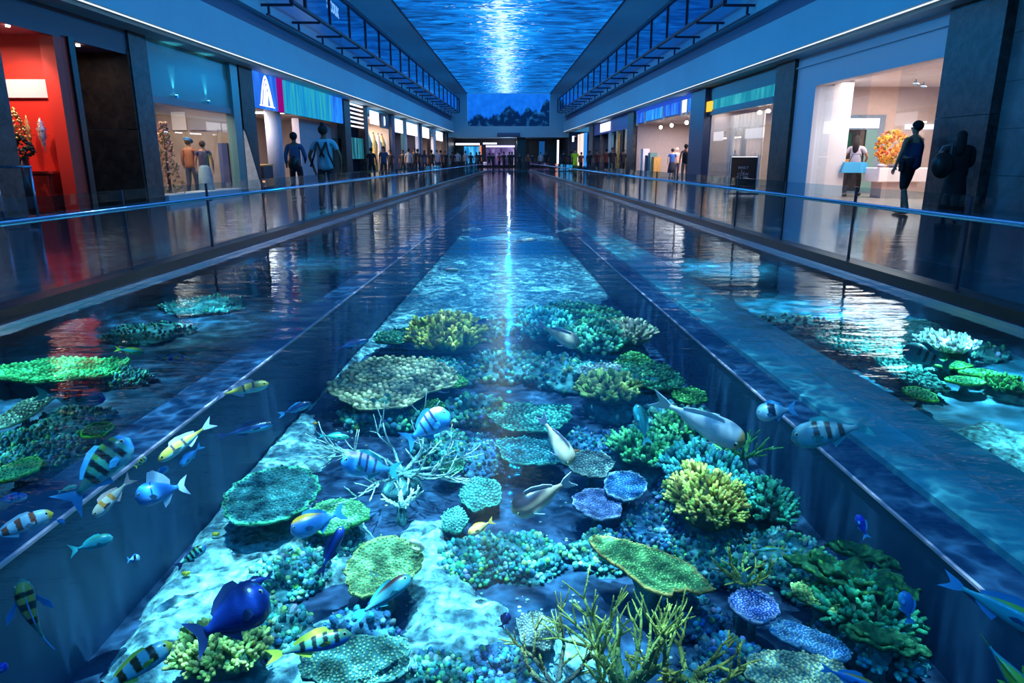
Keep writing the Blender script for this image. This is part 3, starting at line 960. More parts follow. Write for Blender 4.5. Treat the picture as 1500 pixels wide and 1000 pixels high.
# far left shops with white signs
shell(-1, 50, 64, 3, 3.4, M['navywall'], M['beige'])
shell(-1, 64, 83, 3, 3.4, M['beige'])
lamp_in(-1, 10.8, 57, 3.2, 260, (1.0, .8, .8), (1.5, 9))
lamp_in(-1, 10.8, 73, 3.2, 520, (1.0, .8, .7), (1.5, 12))
for i, (a, b) in enumerate(((50.8, 53.6), (55.6, 60.5), (63.5, 67.5), (73, 78))):
    sthing('lit_sign', -1, [(TS - .05, TS + .02, a, b, 2.9, 3.8)], M['letter'], ('small white lit sign beside the navy pier on the far left', 'large square white lit sign on the far left', 'white lit sign third from the navy pier on the far left', 'white lit sign nearest the far end on the left')[i], 'sign')
for i, (a, b, m_) in enumerate(((54, 55.2, 'tealpanel'), (60.8, 61.5, 'white'), (62.2, 63.2, 'navywall'), (67.6, 68.4, 'brown_clad'), (70.5, 72, 'white'), (78.2, 79, 'brown_clad'), (80.5, 81.2, 'brown_clad'))):
    pier(-1, a, b, M[m_], TS - .05, TS + .2)

# ---------------- RIGHT SIDE
mb = MB()
for i in range(7):
    for j in range(5):
        a = -2 + i * 2.2; mb.sbox(1, TS, TS + .2, a, a + 2.19, j * .82, j * .82 + .812)
mb.sbox(1, TS + .03, TS + .22, -2, 13.3, 0, 4.06)
struct('wall_stone_right', mb, M['teal_stone'])
mb = MB()
mb.sbox(1, TS - .2, TS + .35, 13.3, 14.9, 0, 1.9); mb.sbox(1, TS - .2, TS + .35, 13.3, 14.9, 1.91, 4.0)
struct('wall_pier_granite', mb, M['granite'])
# white store
M['palewall'] = mat('pale_blue_white', (.60, .66, .74), .5)
shell(1, 14.9, 23.3, 5.2, 3.3, M['beige'], M['white'], floorm=mat('pale_wood_floor', (.45, .32, .26), .3, var=.15))
mb = MB(); mb.sbox(1, TS - .04, TS + .3, 14.9, 22.2, 3.12, 4.0); mb.sbox(1, TS - .1, TS + .3, 14.9, 22.2, 3.7, 3.74)
mb.sbox(1, TS - .04, TS + .3, 14.9, 15.15, 0, 3.12)
mb.sbox(1, TS - .04, TS + .5, 20.9, 22.2, 0, 3.12)
struct('trim_shop_white', mb, M['palewall'])
mb = MB(); mb.sbox(1, TS + .5, TS + 1.05, 20.9, 22.0, 0.02, 3.3)
struct('wall_jamb', mb, M['white'])
for k, (a, b) in enumerate(((15.2, 16.9), (18.2, 19.6), (19.62, 20.85))):
    pane(1, a, b, .03, 3.1, ('nearest', 'middle', 'farthest')[k] + ' frameless glass pane across the bright white shop front', group='white shop front panes', t=TS + .1)
lamp_in(1, 11.6, 19.2, 3.2, 330, (1.0, .84, .78), (3.2, 5.5))
light('shop_lamp', 'SPOT', S(1, 10.1, 19.6, 3.15), 60, (1, .9, .9), rot=(math.radians(28), 0, 0), spot_size=math.radians(70), spot_blend=.8, shadow_soft_size=.05)
for k, (t, v) in enumerate(((12.9, 21.8), (13.8, 21.5), (12.2, 21.0))):
    o = empty('spotlight', S(1, t, v, 3.3)); tag(o, ('silver track spotlight in the middle of the white shop ceiling', 'silver track spotlight at the right of the white shop ceiling', 'silver track spotlight at the left of the white shop ceiling')[k], 'ceiling light')
    mb = MB(); mb.tube([(0, 0, 0), (0, 0, -.09)], .02, 8); mb.build('stem', M['steel'], o)
    mb = MB(); mb.tube([(-.05, -.03, -.1), (.08, .04, -.14)], .05, 10); mb.build('head', M['steel'], o)
light('figure_fill', 'SPOT', S(1, 10.3, 14.9, 3.05), 420, (1.0, .72, .55), rot=(Vector((-1.3, -.6, -2.0))).to_track_quat('-Z', 'Y').to_euler(), spot_size=math.radians(70), spot_blend=.8, shadow_soft_size=.05)  # unseen warm spot added to light the man by the shop
sthing('wall_strip', 1, [(13.3, 14.2, 23.1, 23.17, 2.02, 2.17)], M['letter'], 'short white lit strip on the rear wall behind the man', 'wall light')
# doorway niche with green picture at the rear left of the white shop
nk = empty('rear_display', S(1, 11.55, 23.05, 0)); tag(nk, 'dark framed display niche with teal curtain at the left rear of the white shop', 'display niche')
for nm, m_, b_ in (('frame', M['steel'], (-.85, 1.05, .0, .06, 0.03, 2.45)), ('lit_header', M['letter'], (-.8, .85, -.03, 0, 2.05, 2.35)), ('niche', M['black'], (-.75, .45, -.04, 0, .1, 2.0)), ('picture', scr_mat('green_pic', (.01, .05, .03), (.05, .2, .12), (.3, .5, .4), .6), (-.7, .0, -.06, -.04, 1.3, 1.9)), ('curtain', M['tealpanel'], (.45, .8, -.08, 0, .1, 2.0)), ('shelf', M['gold'], (-.8, .3, -.25, -.04, .95, 1.1))):
    mb = MB(); mb.box(*b_); mb.build(nm, m_, nk)
# table with bouquet
tb = empty('display_table', S(1, 11.62, 20.4, .03)); tag(tb, 'white display table under the orange bouquet in the white shop', 'table')
mb = MB(); mb.box(-.7, .75, -.45, .45, .45, .84); o = mb.build('table_top', M['white'], tb); bv = o.modifiers.new('b', 'BEVEL'); bv.width = .02
mb = MB(); mb.box(-.5, .5, -.3, .3, 0, .45); mb.build('pedestal', M['beige'], tb)
bq = empty('flower_bouquet', S(1, 11.36, 20.3, .872)); tag(bq, 'large orange and yellow flower bouquet on the white shop table', 'flowers')
mb = MB(); mb.tube([(0, 0, 0), (0, 0, .1), (0, 0, .25), (0, 0, .3)], [.1, .16, .12, .14], 14); mb.build('vase', M['gold'], bq)
mb = MB(); mb2 = MB()
for i in range(300):
    u = random.uniform(-1, 1); a = random.uniform(0, 2 * PI); rr = math.sqrt(1 - u * u)
    q = Vector((rr * math.cos(a) * .52, rr * math.sin(a) * .38, .52 + u * .42 * (1 if u < 0 else 1.3))) * 1.0
    q = Vector((q.x * random.uniform(.5, 1), q.y * random.uniform(.5, 1), .3 + (q.z - .3) * random.uniform(.7, 1)))
    if q.z < .1: q.z = .15
    if i % 3 < 2:
        c = random.choice(((.95, .40, .03), (.95, .55, .05), (.9, .28, .02), (.8, .5, .1), (.7, .12, .05)))
        for k in range(5):
            an = k * 2 * PI / 5
            mb.ell(q + Vector((math.cos(an) * .028, -.01, math.sin(an) * .028)), (.026, .012, .026), 6, 3, col=c)
        mb.ell(q + Vector((0, -.02, 0)), (.014, .012, .014), 5, 3, col=(.3, .12, .02))
    else:
        mb2.ell(q, (.06, .012, .03), 6, 3, col=random.choice(((.25, .2, .03), (.12, .16, .03), (.4, .25, .05))), rot=Euler((random.random() * 6, random.random() * 6, random.random() * 6)).to_matrix())
mb.build('flower_heads', M['leafc'], bq)
mb2.build('leaves', M['leafc'], bq)
for k, (dx, c) in enumerate(((-.52, (.4, .4, .5)), (-.18, (.15, .12, .2)), (.15, (.5, .45, .55)))):
    p0 = S(1, 11.45 + dx * .9, 20.02, .873)
    mb = MB(); mb.ell((0, 0, .05), (.12, .08, .05), 10, 6); mb.tube([(-.1, 0, .03), (.12, -.04, .04)], .028, 6)
    o = mb.build('folded_shoe', mat('shoe_leather%d' % k, c, .3), loc=p0); tag(o, ('grey shoe at the left end of the white shop table', 'dark shoe between two paler ones on the white shop table', 'pale shoe beside the bouquet vase on the white shop table')[k], 'shoe')
pier(1, 22.2, 23.6, M['brown_clad'], TS - .15, TS + .35)

# menu shop
shell(1, 23.6, 30.9, 3.4, 3.1, M['beige'])
mb = MB(); mb.sbox(1, TS - .04, TS + .1, 23.6, 30.9, 3.46, 4.0); mb.sbox(1, TS - .06, TS + .1, 23.6, 30.9, 2.86, 3.08)
struct('trim_shop_menu', mb, M['black'])
sthing('teal_header', 1, [(TS - .06, TS + .08, 23.62, 30.2, 3.09, 3.45)], scr_mat('teal_glow', (.01, .2, .32), (.02, .3, .42), (.05, .42, .5), .9), 'teal glowing header band above the curtained shop', 'sign')
yb = sthing('yellow_sign', 1, [(TS - .12, TS - .02, 30.3, 31.4, 3.02, 3.42)], emis('yellow_sign', (.9, .55, .06), 1.0), 'small yellow lit sign on the dark pier by the teal header', 'sign')
for k, (a, b) in enumerate(((23.7, 27.3), (27.34, 30.85))):
    pane(1, a, b, .05, 2.85, ('right-hand', 'left-hand')[k] + ' glass pane of the curtained shop front')
M['curtain'] = mat('cream_curtain', (.62, .56, .52), .7)
for k in range(9):
    v = 27.2 + k * .42
    mb = MB()
    n = 14; vs = []; fs = []
    for i in range(n + 1):
        vv = v + .36 * i / n; off = .05 * math.sin(i * 1.6)
        for z in (.05, 2.85): vs.append(tuple(S(1, TS + .95 + off, vv, z)))
        for z in (.05, 2.85): vs.append(tuple(S(1, TS + .97 + off, vv, z)))
    for i in range(n):
        a = i * 4
        fs += [(a, a + 4, a + 5, a + 1), (a + 2, a + 3, a + 7, a + 6)]
    mb.add(vs, fs, 0, True); o = mb.build('curtain', M['curtain'])
    tag(o, ORD[k] + ' narrow pleated cream curtain counted from the right of the curtained shop', 'curtain', 'cream curtains')
lamp_in(1, 9.75, 28.6, 3.0, 55, (1, .9, .84), (.4, 4))  # unseen area light added behind the glass to brighten the curtains
lamp_in(1, 11.2, 27, 3.0, 150, (1, .86, .78), (1.4, 5))
for k in range(8):
    v = 24.2 + (k % 4) * .8; t = 9.9 + (k // 4) * .8
    o = empty('pendant_lamp', S(1, t, v, 3.1)); tag(o, ORD[k] + ' small glowing glass pendant of the curtained shop, counted from the notice board', 'pendant lamp', 'glass pendants in the curtained shop')
    mb = MB(); mb.tube([(0, 0, 0), (0, 0, -.3)], .006, 5); mb.build('cord', M['black'], o)
    mb = MB(); mb.ell((0, 0, -.36), (.09, .09, .07), 8, 6); mb.build('glass_shade', M['lamp_warm'], o)
sg = empty('menu_stand', S(1, 8.3, 23.3, 0)); tag(sg, 'black free-standing notice board with steel edges and pale lettering', 'notice board')
px0, px1 = -.42, .42
for nm, m_, b_ in (('board', M['black'], (px0, px1, -.04, .04, .12, 1.16)), ('side_edge', M['steel'], (px0 - .03, px0, -.05, .05, 0, 1.2)), ('side_edge', M['steel'], (px1, px1 + .03, -.05, .05, 0, 1.2)), ('top_edge', M['letter'], (px0, px1, -.05, .05, 1.16, 1.18)), ('base', M['darkmetal'], (-.5, .5, -.2, .2, 0, .03))):
    mb = MB(); mb.box(*b_); mb.build(nm, m_, sg)
for i, s_ in enumerate(('MAILY', 'J ,,', 'CCRW', 'SLL SML')):
    text(s_, .12, mat('chalk%d' % i, (.55, .48, .5), .6), sg, (-.02, -.046, .83 - i * .105), (PI / 2, 0, 0), .002)
pier(1, 30.9, 33.0, M['navywall'], TS - .2, TS + .35)

# blue poster shop
shell(1, 33.0, 46.0, 4.0, 3.2, M['beige'])
sthing('sign_beam', 1, [(TS - .02, TS + .08, 33, 46, 3.82, 4.0)], emis('deep_blue_glow', (.02, .08, .6), .8), 'deep blue lit beam above the row of blue posters', 'sign')
for k, (a, b, m_) in enumerate(((33.1, 34.0, 'b'), (34.3, 35.05, 'w'), (35.35, 38.6, 'b'), (39.1, 43.0, 'c'), (43.6, 45.4, 'b'))):
    mm = {'b': scr_mat('poster_blue%d' % k, (.01, .06, .5), (.02, .12, .7), (.05, .3, .85), 1.0), 'w': M['letter'], 'c': scr_mat('poster_cyan', (.01, .12, .6), (.02, .25, .8), (.1, .45, .9), 1.0)}[m_]
    f = sthing('lit_poster', 1, [(TS - .04, TS + .03, a, b, 3.25, 3.80)], mm, ('blue lit poster nearest the dark navy pier', 'narrow white lit poster by the navy pier', 'wide deep blue lit poster in the poster row', 'wide bright cyan lit poster in the poster row', 'small blue lit poster at the far end of the row')[k], 'poster')
for k, v in enumerate((34.15, 35.2, 38.85, 43.3, 45.6)):
    sthing('poster_frame', 1, [(TS - .05, TS + .04, v - .09, v + .09, 3.1, 3.81)], M['white'], ('nearest', 'second nearest', 'middle', 'second farthest', 'farthest')[k] + ' white upright of the lit blue poster row', 'frame post', 'poster frame posts')
lamp_in(1, 11.2, 39.5, 3.1, 480, (1, .82, .8), (2, 9))
sthing('partition', 1, [(10.2, 11.4, 36.2, 36.3, 0, 3.2)], M['white'], 'white partition edge inside the poster shop', 'partition')
for k, v in enumerate((35, 37, 40, 42.5)):
    o = empty('pendant_lamp', S(1, 10.1, v, 3.2)); tag(o, ORD[k] + ' white globe pendant from the right inside the poster shop', 'pendant lamp', 'globe pendants in the poster shop')
    mb = MB(); mb.tube([(0, 0, 0), (0, 0, -.25)], .008, 5); mb.build('cord', M['black'], o)
    mb = MB(); mb.ell((0, 0, -.32), (.1, .1, .1), 8, 6); mb.build('globe', M['lamp_warm'], o)
for k, (v, c) in enumerate(((42.2, 'tealpanel'), (43.0, 'navywall'), (41.2, 'gold'), (44.2, 'white'))):
    sthing('display_case', 1, [(9.5, 9.9, v, v + .6, 0, (1.45, 1.3, 1.2, 1.7)[k])], M[c], ('tall teal display case in the poster shop', 'navy display case in the poster shop', 'gold display case in the poster shop', 'white display case at the far end of the poster shop')[k], 'display case')
pier(1, 46.0, 48.0, M['granite'], TS - .15, TS + .3)
# blue shop with white twin sign
M['deepblue'] = mat('deep_blue_panel', (.02, .06, .35), .4)
shell(1, 48, 64, 3.5, 3.1, M['navywall'], head=3.05, headmat=M['deepblue'])
bs = sthing('lit_sign', 1, [(TS - .06, TS - .01, 55.5, 57.7, 3.2, 3.85), (TS - .06, TS - .01, 58.0, 60.2, 3.2, 3.85)], M['letter'], 'pair of bright white rounded sign plates on the deep blue header', 'sign')
for k, (a, b, m_) in enumerate(((48.8, 49.6, 'gold'), (50.4, 51.0, 'brown_clad'), (52.3, 53.0, 'gold'), (55.0, 56.4, 'tealpanel'), (60.0, 60.6, 'brown_clad'))):
    sthing('shop_pilaster', 1, [(TS + .02, TS + .2, a, b, 0, 3.05)], M[m_], ('gold upright nearest the granite pier', 'dark brown upright second from the granite pier', 'gold upright third from the granite pier', 'wide teal upright in the middle', 'dark brown upright farthest from the granite pier')[k] + ' of the deep blue shop', 'pilaster', 'deep blue shop uprights')
lamp_in(1, 10.8, 55, 3.0, 230, (.8, .85, 1), (1.5, 9))
shell(1, 64, 83, 3, 3.4, M['navywall'])
lamp_in(1, 10.8, 72, 3.2, 260, (.6, .8, 1), (1.5, 10))
pier(1, 64, 66.5, M['granite'], TS - .1, TS + .2)
for k, (a, b, m_) in enumerate(((68.6, 70, 'f'), (71, 73.2, 'w'), (74.2, 75, 'w'), (79, 80, 's'))):
    mm = {'f': emis('blue_column_glow', (.03, .25, .8), 1), 'w': emis('warm_column_glow', (.9, .7, .65), 1.0), 's': M['letter']}[m_]
    sthing('lit_column', 1, [(TS - .06, TS + .04, a, b, 2.9 if m_ == 's' else .3, 3.5)], mm, ('blue glowing column on the far right', 'wide warm glowing column on the far right', 'slim warm glowing column on the far right', 'small white lit sign nearest the far end on the right')[k], 'light column' if m_ != 's' else 'sign')

# ---------------- FAR END, under the beam
def fe(name, x0, x1, z0, z1, m, label, cat, y=92.0, th=.15, group=None):
    mb = MB(); mb.box(x0, x1, y, y + th, z0, z1); o = mb.build(name, m); tag(o, label, cat, group); return o


def fx(px, y=92.0): return (px - 745) / FPX * (y * .967)


fe('shop_window', fx(680), fx(702), 0, 2.6, scr_mat('aqua_window', (.01, .14, .4), (.02, .3, .7), (.15, .6, .9), 1.0, 2), 'bright aqua window under the far beam', 'window')
fe('lit_header', fx(668), fx(703), 2.75, 3.0, M['letter'], 'thin white lit strip over the aqua window at the far end', 'sign', y=91.7)
fe('orange_strip', fx(702.5), fx(705.5), .2, 2.7, emis('orange_strip', (.8, .22, .12), 1), 'upright orange light strip beside the aqua window', 'light strip', y=91.5)
fe('violet_storefront', fx(712), fx(753), 0.3, 2.45, scr_mat('violet_shop', (.03, .02, .08), (.16, .12, .34), (.7, .6, .85), .9, 5), 'violet lit crowded shop front at the far end', 'shop front')
fe('lit_header', fx(712), fx(754), 2.5, 2.72, emis('violet_header', (.55, .5, 1), 1.8), 'violet white header light over the far shop front', 'sign', y=91.7)
fe('lit_header', fx(708), fx(728), 2.85, 3.05, M['letter'], 'small pale lettering strip above the far shop front', 'sign', y=91.4)
fe('column', fx(756), fx(768), 0, 3.6, M['black'], 'thick black column at the far end of the pool', 'column', y=86, th=1)
fe('brown_hoarding', fx(775), fx(787), 0.4, 3.3, mat('brown_black', (.03, .018, .012), .5), 'dark brown panel right of the black column', 'panel', y=91)
fe('blue_panel', fx(789), fx(797), 1.5, 3.2, emis('dim_blue', (.01, .1, .35), .6), 'dim blue lit panel at the far right corner', 'panel', y=91)
fe('light_column', fx(810), fx(812.5), .2, 3.2, M['letter'], 'thin white upright light at the far right corner', 'light strip', y=84.5)
light('shop_lamp', 'POINT', (0, 89, 3.0), 120, (.6, .7, 1), shadow_soft_size=.2)

# ================================================================== PEOPLE
def skin_obj(name, nodes, m, parent=None, sub=1, root=0):
    """nodes: list of (pos, radius or (rx,ry), parent index)"""
    me = bpy.data.meshes.new(name)
    me.from_pydata([n[0] for n in nodes], [(n[2], i) for i, n in enumerate(nodes) if n[2] is not None], [])
    o = bpy.data.objects.new(name, me); COL.objects.link(o)
    md = o.modifiers.new('skin', 'SKIN'); md.use_smooth_shade = True
    sv = me.skin_vertices[0].data
    for i, n in enumerate(nodes):
        r = n[1]; sv[i].radius = (r, r) if not isinstance(r, tuple) else r
        sv[i].use_root = (i == root)
    ss = o.modifiers.new('sub', 'SUBSURF'); ss.levels = sub; ss.render_levels = sub
    dg = bpy.context.evaluated_depsgraph_get()
    dg.update()
    nm = bpy.data.meshes.new_from_object(o.evaluated_get(dg))
    bpy.data.objects.remove(o)
    nm.name = name
    nm.materials.clear(); nm.materials.append(m)
    for p in nm.polygons: p.use_smooth = True
    r = bpy.data.objects.new(name, nm); COL.objects.link(r); r.parent = parent
    return r


SKIN = {}
for nm, c in (('tan', (.42, .19, .11)), ('pale', (.60, .36, .27)), ('brown', (.20, .09, .05))):
    SKIN[nm] = mat('skin_' + nm, c, .5)
CL = {}
def cloth(c, nm=None):
    k = tuple(round(x, 3) for x in c)
    if k not in CL: CL[k] = mat('cloth_%d' % len(CL), c, .8)
    return CL[k]


def person(loc, face, h=1.75, label='', group=None, skin='tan', top=(.02, .03, .08), bottom=(.01, .01, .015), hair=(.01, .008, .008), lean=(0, 0),
           larm=None, rarm=None, stride=.16, sleeve=.5, trousers=1.0, longhair=False, hairbun=False, skirt=None, hands=False, shoes=(.02, .02, .02), hat=None, head_yaw=0, wide=1.0):
    """figure facing local -Y; face = z rotation. lean = (x, y) offset of the shoulders."""
    root = empty('person', loc, (0, 0, face)); root.scale = (1, 1, 1)
    tag(root, label, 'person', group)
    s = h / 1.75
    lx, ly = lean

    def L(x, y, z, k=None):
        f = max(0, (z - .9) / .55) if k is None else k
        return (x * s + lx * f, y * s + ly * f, z * s)
    # legs joints
    st = stride
    hipz = .92
    legs = {}
    for sd, fwd in ((-1, -st), (1, st)):
        kneeb = -.02 - abs(fwd) * .25
        legs[sd] = [L(sd * .095, 0, hipz), L(sd * .10, fwd * .55 + kneeb, .50), L(sd * .10, fwd * 1.05 + .03, .085), L(sd * .11, fwd * 1.05 - .05, .035), L(sd * .115, fwd * 1.05 - .14, .03)]
    sh = [L(0, 0, 1.43), ]
    N = []
    N.append((L(0, 0, .97), (.155 * s * wide, .115 * s), None))      # 0 pelvis
    N.append((L(0, 0, 1.12), (.130 * s * wide, .10 * s), 0))         # 1 waist
    N.append((L(0, 0, 1.30), (.150 * s * wide, .11 * s), 1))         # 2 chest
    N.append((L(0, 0, 1.42), (.10 * s * wide, .085 * s), 2))         # 3 upper chest
    N.append((L(0, -.005, 1.50), .052 * s, 3))                # 4 neck
    N.append((L(0, -.015, 1.57), (.066 * s, .072 * s), 4))    # 5 jaw
    N.append((L(0, -.008, 1.66), (.078 * s, .092 * s), 5))    # 6 skull
    N.append((L(0, 0, 1.725), (.055 * s, .065 * s), 6))       # 7 crown
    arms = {}
    for sd, spec in ((-1, larm), (1, rarm)):
        e_, w_ = spec if spec else ((sd * .25, .02, 1.14), (sd * .26, -.05, .90))
        sho = L(sd * .185 * wide, 0, 1.41)
        el = L(e_[0], e_[1], e_[2], max(.3, (e_[2] - .9) / .55)); wr = L(w_[0], w_[1], w_[2], max(.2, (w_[2] - .9) / .55))
        arms[sd] = (sho, el, wr)
        i0 = len(N)
        N.append((sho, .056 * s, 3)); N.append((el, .041 * s, i0)); N.append((wr, .028 * s, i0 + 1))
        d = (Vector(wr) - Vector(el)).normalized()
        palm = Vector(wr) + d * .06 * s
        N.append((tuple(palm), (.036 * s, .018 * s), i0 + 2))
        if hands:
            side_v = d.cross(Vector((1, 0, 0)));
            side_v = side_v.normalized() if side_v.length > .1 else Vector((0, 1, 0))
            ip = len(N) - 1
            for q in range(4):
                b = palm + d * .035 * s + side_v * (q - 1.5) * .02 * s
                ln = (.055, .068, .062, .048)[q] * s
                N.append((tuple(b), .009 * s, ip)); N.append((tuple(b + d * ln * .6 + Vector((0, 0, -.012))), .0085 * s, len(N) - 1))
                N.append((tuple(b + d * ln + Vector((-sd * .012, 0, -.018))), .0075 * s, len(N) - 1))
            b = Vector(wr) + d * .035 * s - side_v * .035 * s
            N.append((tuple(b), .011 * s, ip)); N.append((tuple(b + d * .04 * s - side_v * .02 * s), .009 * s, len(N) - 1))
    for sd in (-1, 1):
        q = legs[sd]; i0 = len(N)
        N.append((q[0], .085 * s, 0)); N.append((q[1], .058 * s, i0)); N.append((q[2], .038 * s, i0 + 1)); N.append((q[3], .035 * s, i0 + 2)); N.append((q[4], .028 * s, i0 + 3))
    skin_obj('body', N, SKIN[skin], root, 1)
    # face
    hd = Vector(L(0, 0, 1.63)); R_ = Matrix.Rotation(head_yaw, 3, 'Z')
    mb = MB()
    f0 = hd + R_ @ Vector((0, -.098 * s, 0))
    mb.ell(f0 + R_ @ Vector((0, -.008, -.012)), (.012 * s, .02 * s, .022 * s), 6, 5)
    for sd in (-1, 1): mb.ell(hd + R_ @ Vector((sd * .082 * s, .0, -.005)), (.012, .018, .03), 6, 5)
    mb.build('nose_and_ears', SKIN[skin], root)
    mb = MB()
    for sd in (-1, 1): mb.ell(hd + R_ @ Vector((sd * .032 * s, -.088 * s, .012)), (.012, .008, .008), 6, 5)
    mb.build('eyes', M['black'], root)
    mb = MB(); mb.ell(hd + R_ @ Vector((0, -.092 * s, -.05 * s)), (.024, .01, .007), 6, 4); mb.build('mouth', cloth((.35, .08, .07)), root)
    # hair
    mb = MB()
    hc = hd + Vector((0, .018, .035)) * s
    nseg = 14
    base = len(mb.v)
    mb.ell(hc, (.098 * s, .108 * s, .105 * s), nseg, 9)
    mb.v = [tuple(Vector(p) + Vector((0, .03 * s, 0)) * (1 if (p[1] < hd.y - .04 * s and p[2] < hd.z + .03 * s) else 0)) for p in mb.v]
    if longhair:
        mb.tube([hc + Vector((0, .02, .03)) * s, hc + Vector((0, .05, -.02)) * s, hc + Vector((0, .065, -.16)) * s, hc + Vector((0, .075, -.33)) * s, hc + Vector((0, .06, -.42)) * s], [.05 * s, .09 * s, .10 * s, .085 * s, .03 * s], 10)
    if hairbun: mb.ell(hc + Vector((0, .03, .11)) * s, (.05 * s, .05 * s, .045 * s), 8, 6)
    mb.build('hair', cloth(hair), root)
    if hat:
        mb = MB(); mb.ell(hd + Vector((0, .0, .075)) * s, (.108 * s, .115 * s, .075 * s), 12, 6); mb.tube([hd + Vector((0, -.02, .06)) * s, hd + Vector((0, -.03, .075)) * s], .15 * s, 14)
        mb.build('hat', cloth(hat), root)
    # top
    T = [(L(0, 0, .82), (.185 * s * wide, .155 * s), None), (L(0, 0, .96), (.178 * s * wide, .145 * s), 0), (L(0, 0, 1.12), (.165 * s * wide, .135 * s), 1), (L(0, 0, 1.30), (.185 * s * wide, .142 * s), 2), (L(0, 0, 1.42), (.115 * s * wide, .10 * s), 3), (L(0, 0, 1.465), .066 * s, 4)]
    if sleeve > 0:
        for sd in (-1, 1):
            a, b, c = [Vector(x) for x in arms[sd]]
            i0 = len(T)
            T.append((tuple(a), .070 * s, 4))
            if sleeve <= .5: T.append((tuple(a.lerp(b, sleeve * 1.6)), .060 * s, i0))
            else:
                T.append((tuple(b), .055 * s, i0)); T.append((tuple(b.lerp(c, (sleeve - .5) * 2)), .042 * s, i0 + 1))
    skin_obj('top', T, cloth(top), root, 1)
    if skirt:
        mb = MB(); mb.tube([L(0, 0, 1.0), L(0, 0, .9), L(0, 0, .62), L(0, 0, skirt)], [.14 * s, .18 * s, .22 * s, .25 * s], 14); mb.build('skirt', cloth(bottom), root)
    else:
        B = [(L(0, 0, 1.06), (.146 * s * wide, .115 * s), None), (L(0, 0, .93), (.165 * s * wide, .13 * s), 0)]
        for sd in (-1, 1):
            q = [Vector(x) for x in legs[sd]]; i0 = len(B)
            B.append((tuple(q[0]), .108 * s, 1)); B.append((tuple(q[1]), .078 * s, i0))
            if trousers > .5: B.append((tuple(q[1].lerp(q[2], (trousers - .5) * 2)), .056 * s, i0 + 1))
        skin_obj('trousers', B, cloth(bottom), root, 1)
    for sd in (-1, 1):
        q = [Vector(x) for x in legs[sd]]
        mb = MB(); c = (q[2] + q[4]) * .5
        mb.ell((c.x, c.y + .0, .05 * s), (.052 * s, .14 * s, .05 * s), 10, 6)
        mb.v = [(x, y, max(z, 0.002)) for x, y, z in mb.v]
        mb.build('shoe', cloth(shoes), root)
    return root


def F(px, py): 
    p = P(px, py, 0.0); return (p.x, p.y, 0.0)


# right man in vest leaning toward the shop
man = person(F(1322, 313), math.radians(205), 1.86, 'man in dark blue sleeveless shirt and black shorts leaning at the white shop', None, 'tan', (.015, .035, .10), (.006, .007, .012), lean=(-.17, -.08), wide=1.22, stride=.12, sleeve=0, trousers=.55,
             larm=((-.24, -.06, 1.15), (-.25, -.16, .92)), rarm=((.27, -.02, 1.16), (.24, -.12, .92)), hands=True)
mb = MB(); mb.box(-.05, .05, -.05, .05, 0, .22); o = mb.build('camera_bag', M['black'], loc=(0, 0, 0)); bv = o.modifiers.new('b', 'BEVEL'); bv.width = .02
o.parent = man; o.location = (.25, .02, .86)
# dark clothed woman with bag
wm = person(F(1390, 322), math.radians(150), 1.60, 'person in black with long dark hair in front of the granite pillar', None, 'brown', (.006, .006, .008), (.006, .007, .010), stride=.04, wide=1.25, sleeve=.95, trousers=1, longhair=True, skirt=.1,
            larm=((-.25, -.05, 1.12), (-.1, -.25, 1.02)), rarm=((.26, -.02, 1.12), (.22, -.2, 1.0)), hands=True)
bg = empty('shoulder_bag', (wm.location.x - .36, wm.location.y - .12, .78)); tag(bg, 'dark leather shoulder bag carried by the person in black', 'bag')
mb = MB(); mb.ell((0, 0, .22), (.20, .12, .24), 12, 8); mb.build('body', mat('bag_leather', (.02, .018, .016), .3), bg)
mb = MB(); mb.tube([(-.12, 0, .35), (-.02, .02, .55), (.16, .05, .6), (.16, .05, .4)], .014, 6); mb.build('strap', M['greyband'], bg)
# woman in the white shop with blue bag
sw = person(F(1246, 289), math.radians(140), 1.72, 'woman in white top and dark striding trousers inside the white shop', None, 'tan', (.55, .5, .6), (.012, .012, .018), stride=.34, sleeve=.4, longhair=True, trousers=1,
            larm=((-.3, -.12, 1.15), (-.2, -.35, 1.0)), rarm=((.3, .05, 1.15), (.3, -.1, .9)), hands=True)
sw.location.z = .03
bg = empty('shopping_bag', (sw.location.x - .12, sw.location.y - .3, .72)); tag(bg, 'bright blue wide shopping bag at the hip of the woman in the white shop', 'bag')
mb = MB(); mb.hexa([(-.42, -.08, 0), (.42, -.08, 0), (.42, .08, 0), (-.42, .08, 0), (-.34, -.05, .3), (.3, -.05, .3), (.3, .05, .3), (-.34, .05, .3)]); mb.build('body', mat('blue_bag', (.05, .42, .75), .5), bg)
mb = MB(); mb.tube([(-.2, 0, .3), (-.1, 0, .52), (.1, 0, .52), (.2, 0, .3)], .012, 6); mb.build('handle', M['navywall'], bg)
# couple by the poster shop
person(F(983, 262), math.radians(185), 1.66, 'person in navy dress with bright blue shoulders beside the bare-armed walker', None, 'pale', (.02, .10, .40), (.008, .012, .035), sleeve=.4, skirt=.35, stride=.05, hair=(.02, .015, .02))
person(F(1002, 266), math.radians(170), 1.80, 'person in black vest and tan trousers by the navy pier', None, 'tan', (.008, .008, .012), (.30, .17, .11), sleeve=0, stride=.1, hands=True)
person(F(990, 260.5), math.radians(10), 1.72, 'person with pale hair half hidden behind the navy dress', None, 'pale', (.5, .35, .3), (.02, .02, .05), hair=(.75, .55, .48), stride=.05)
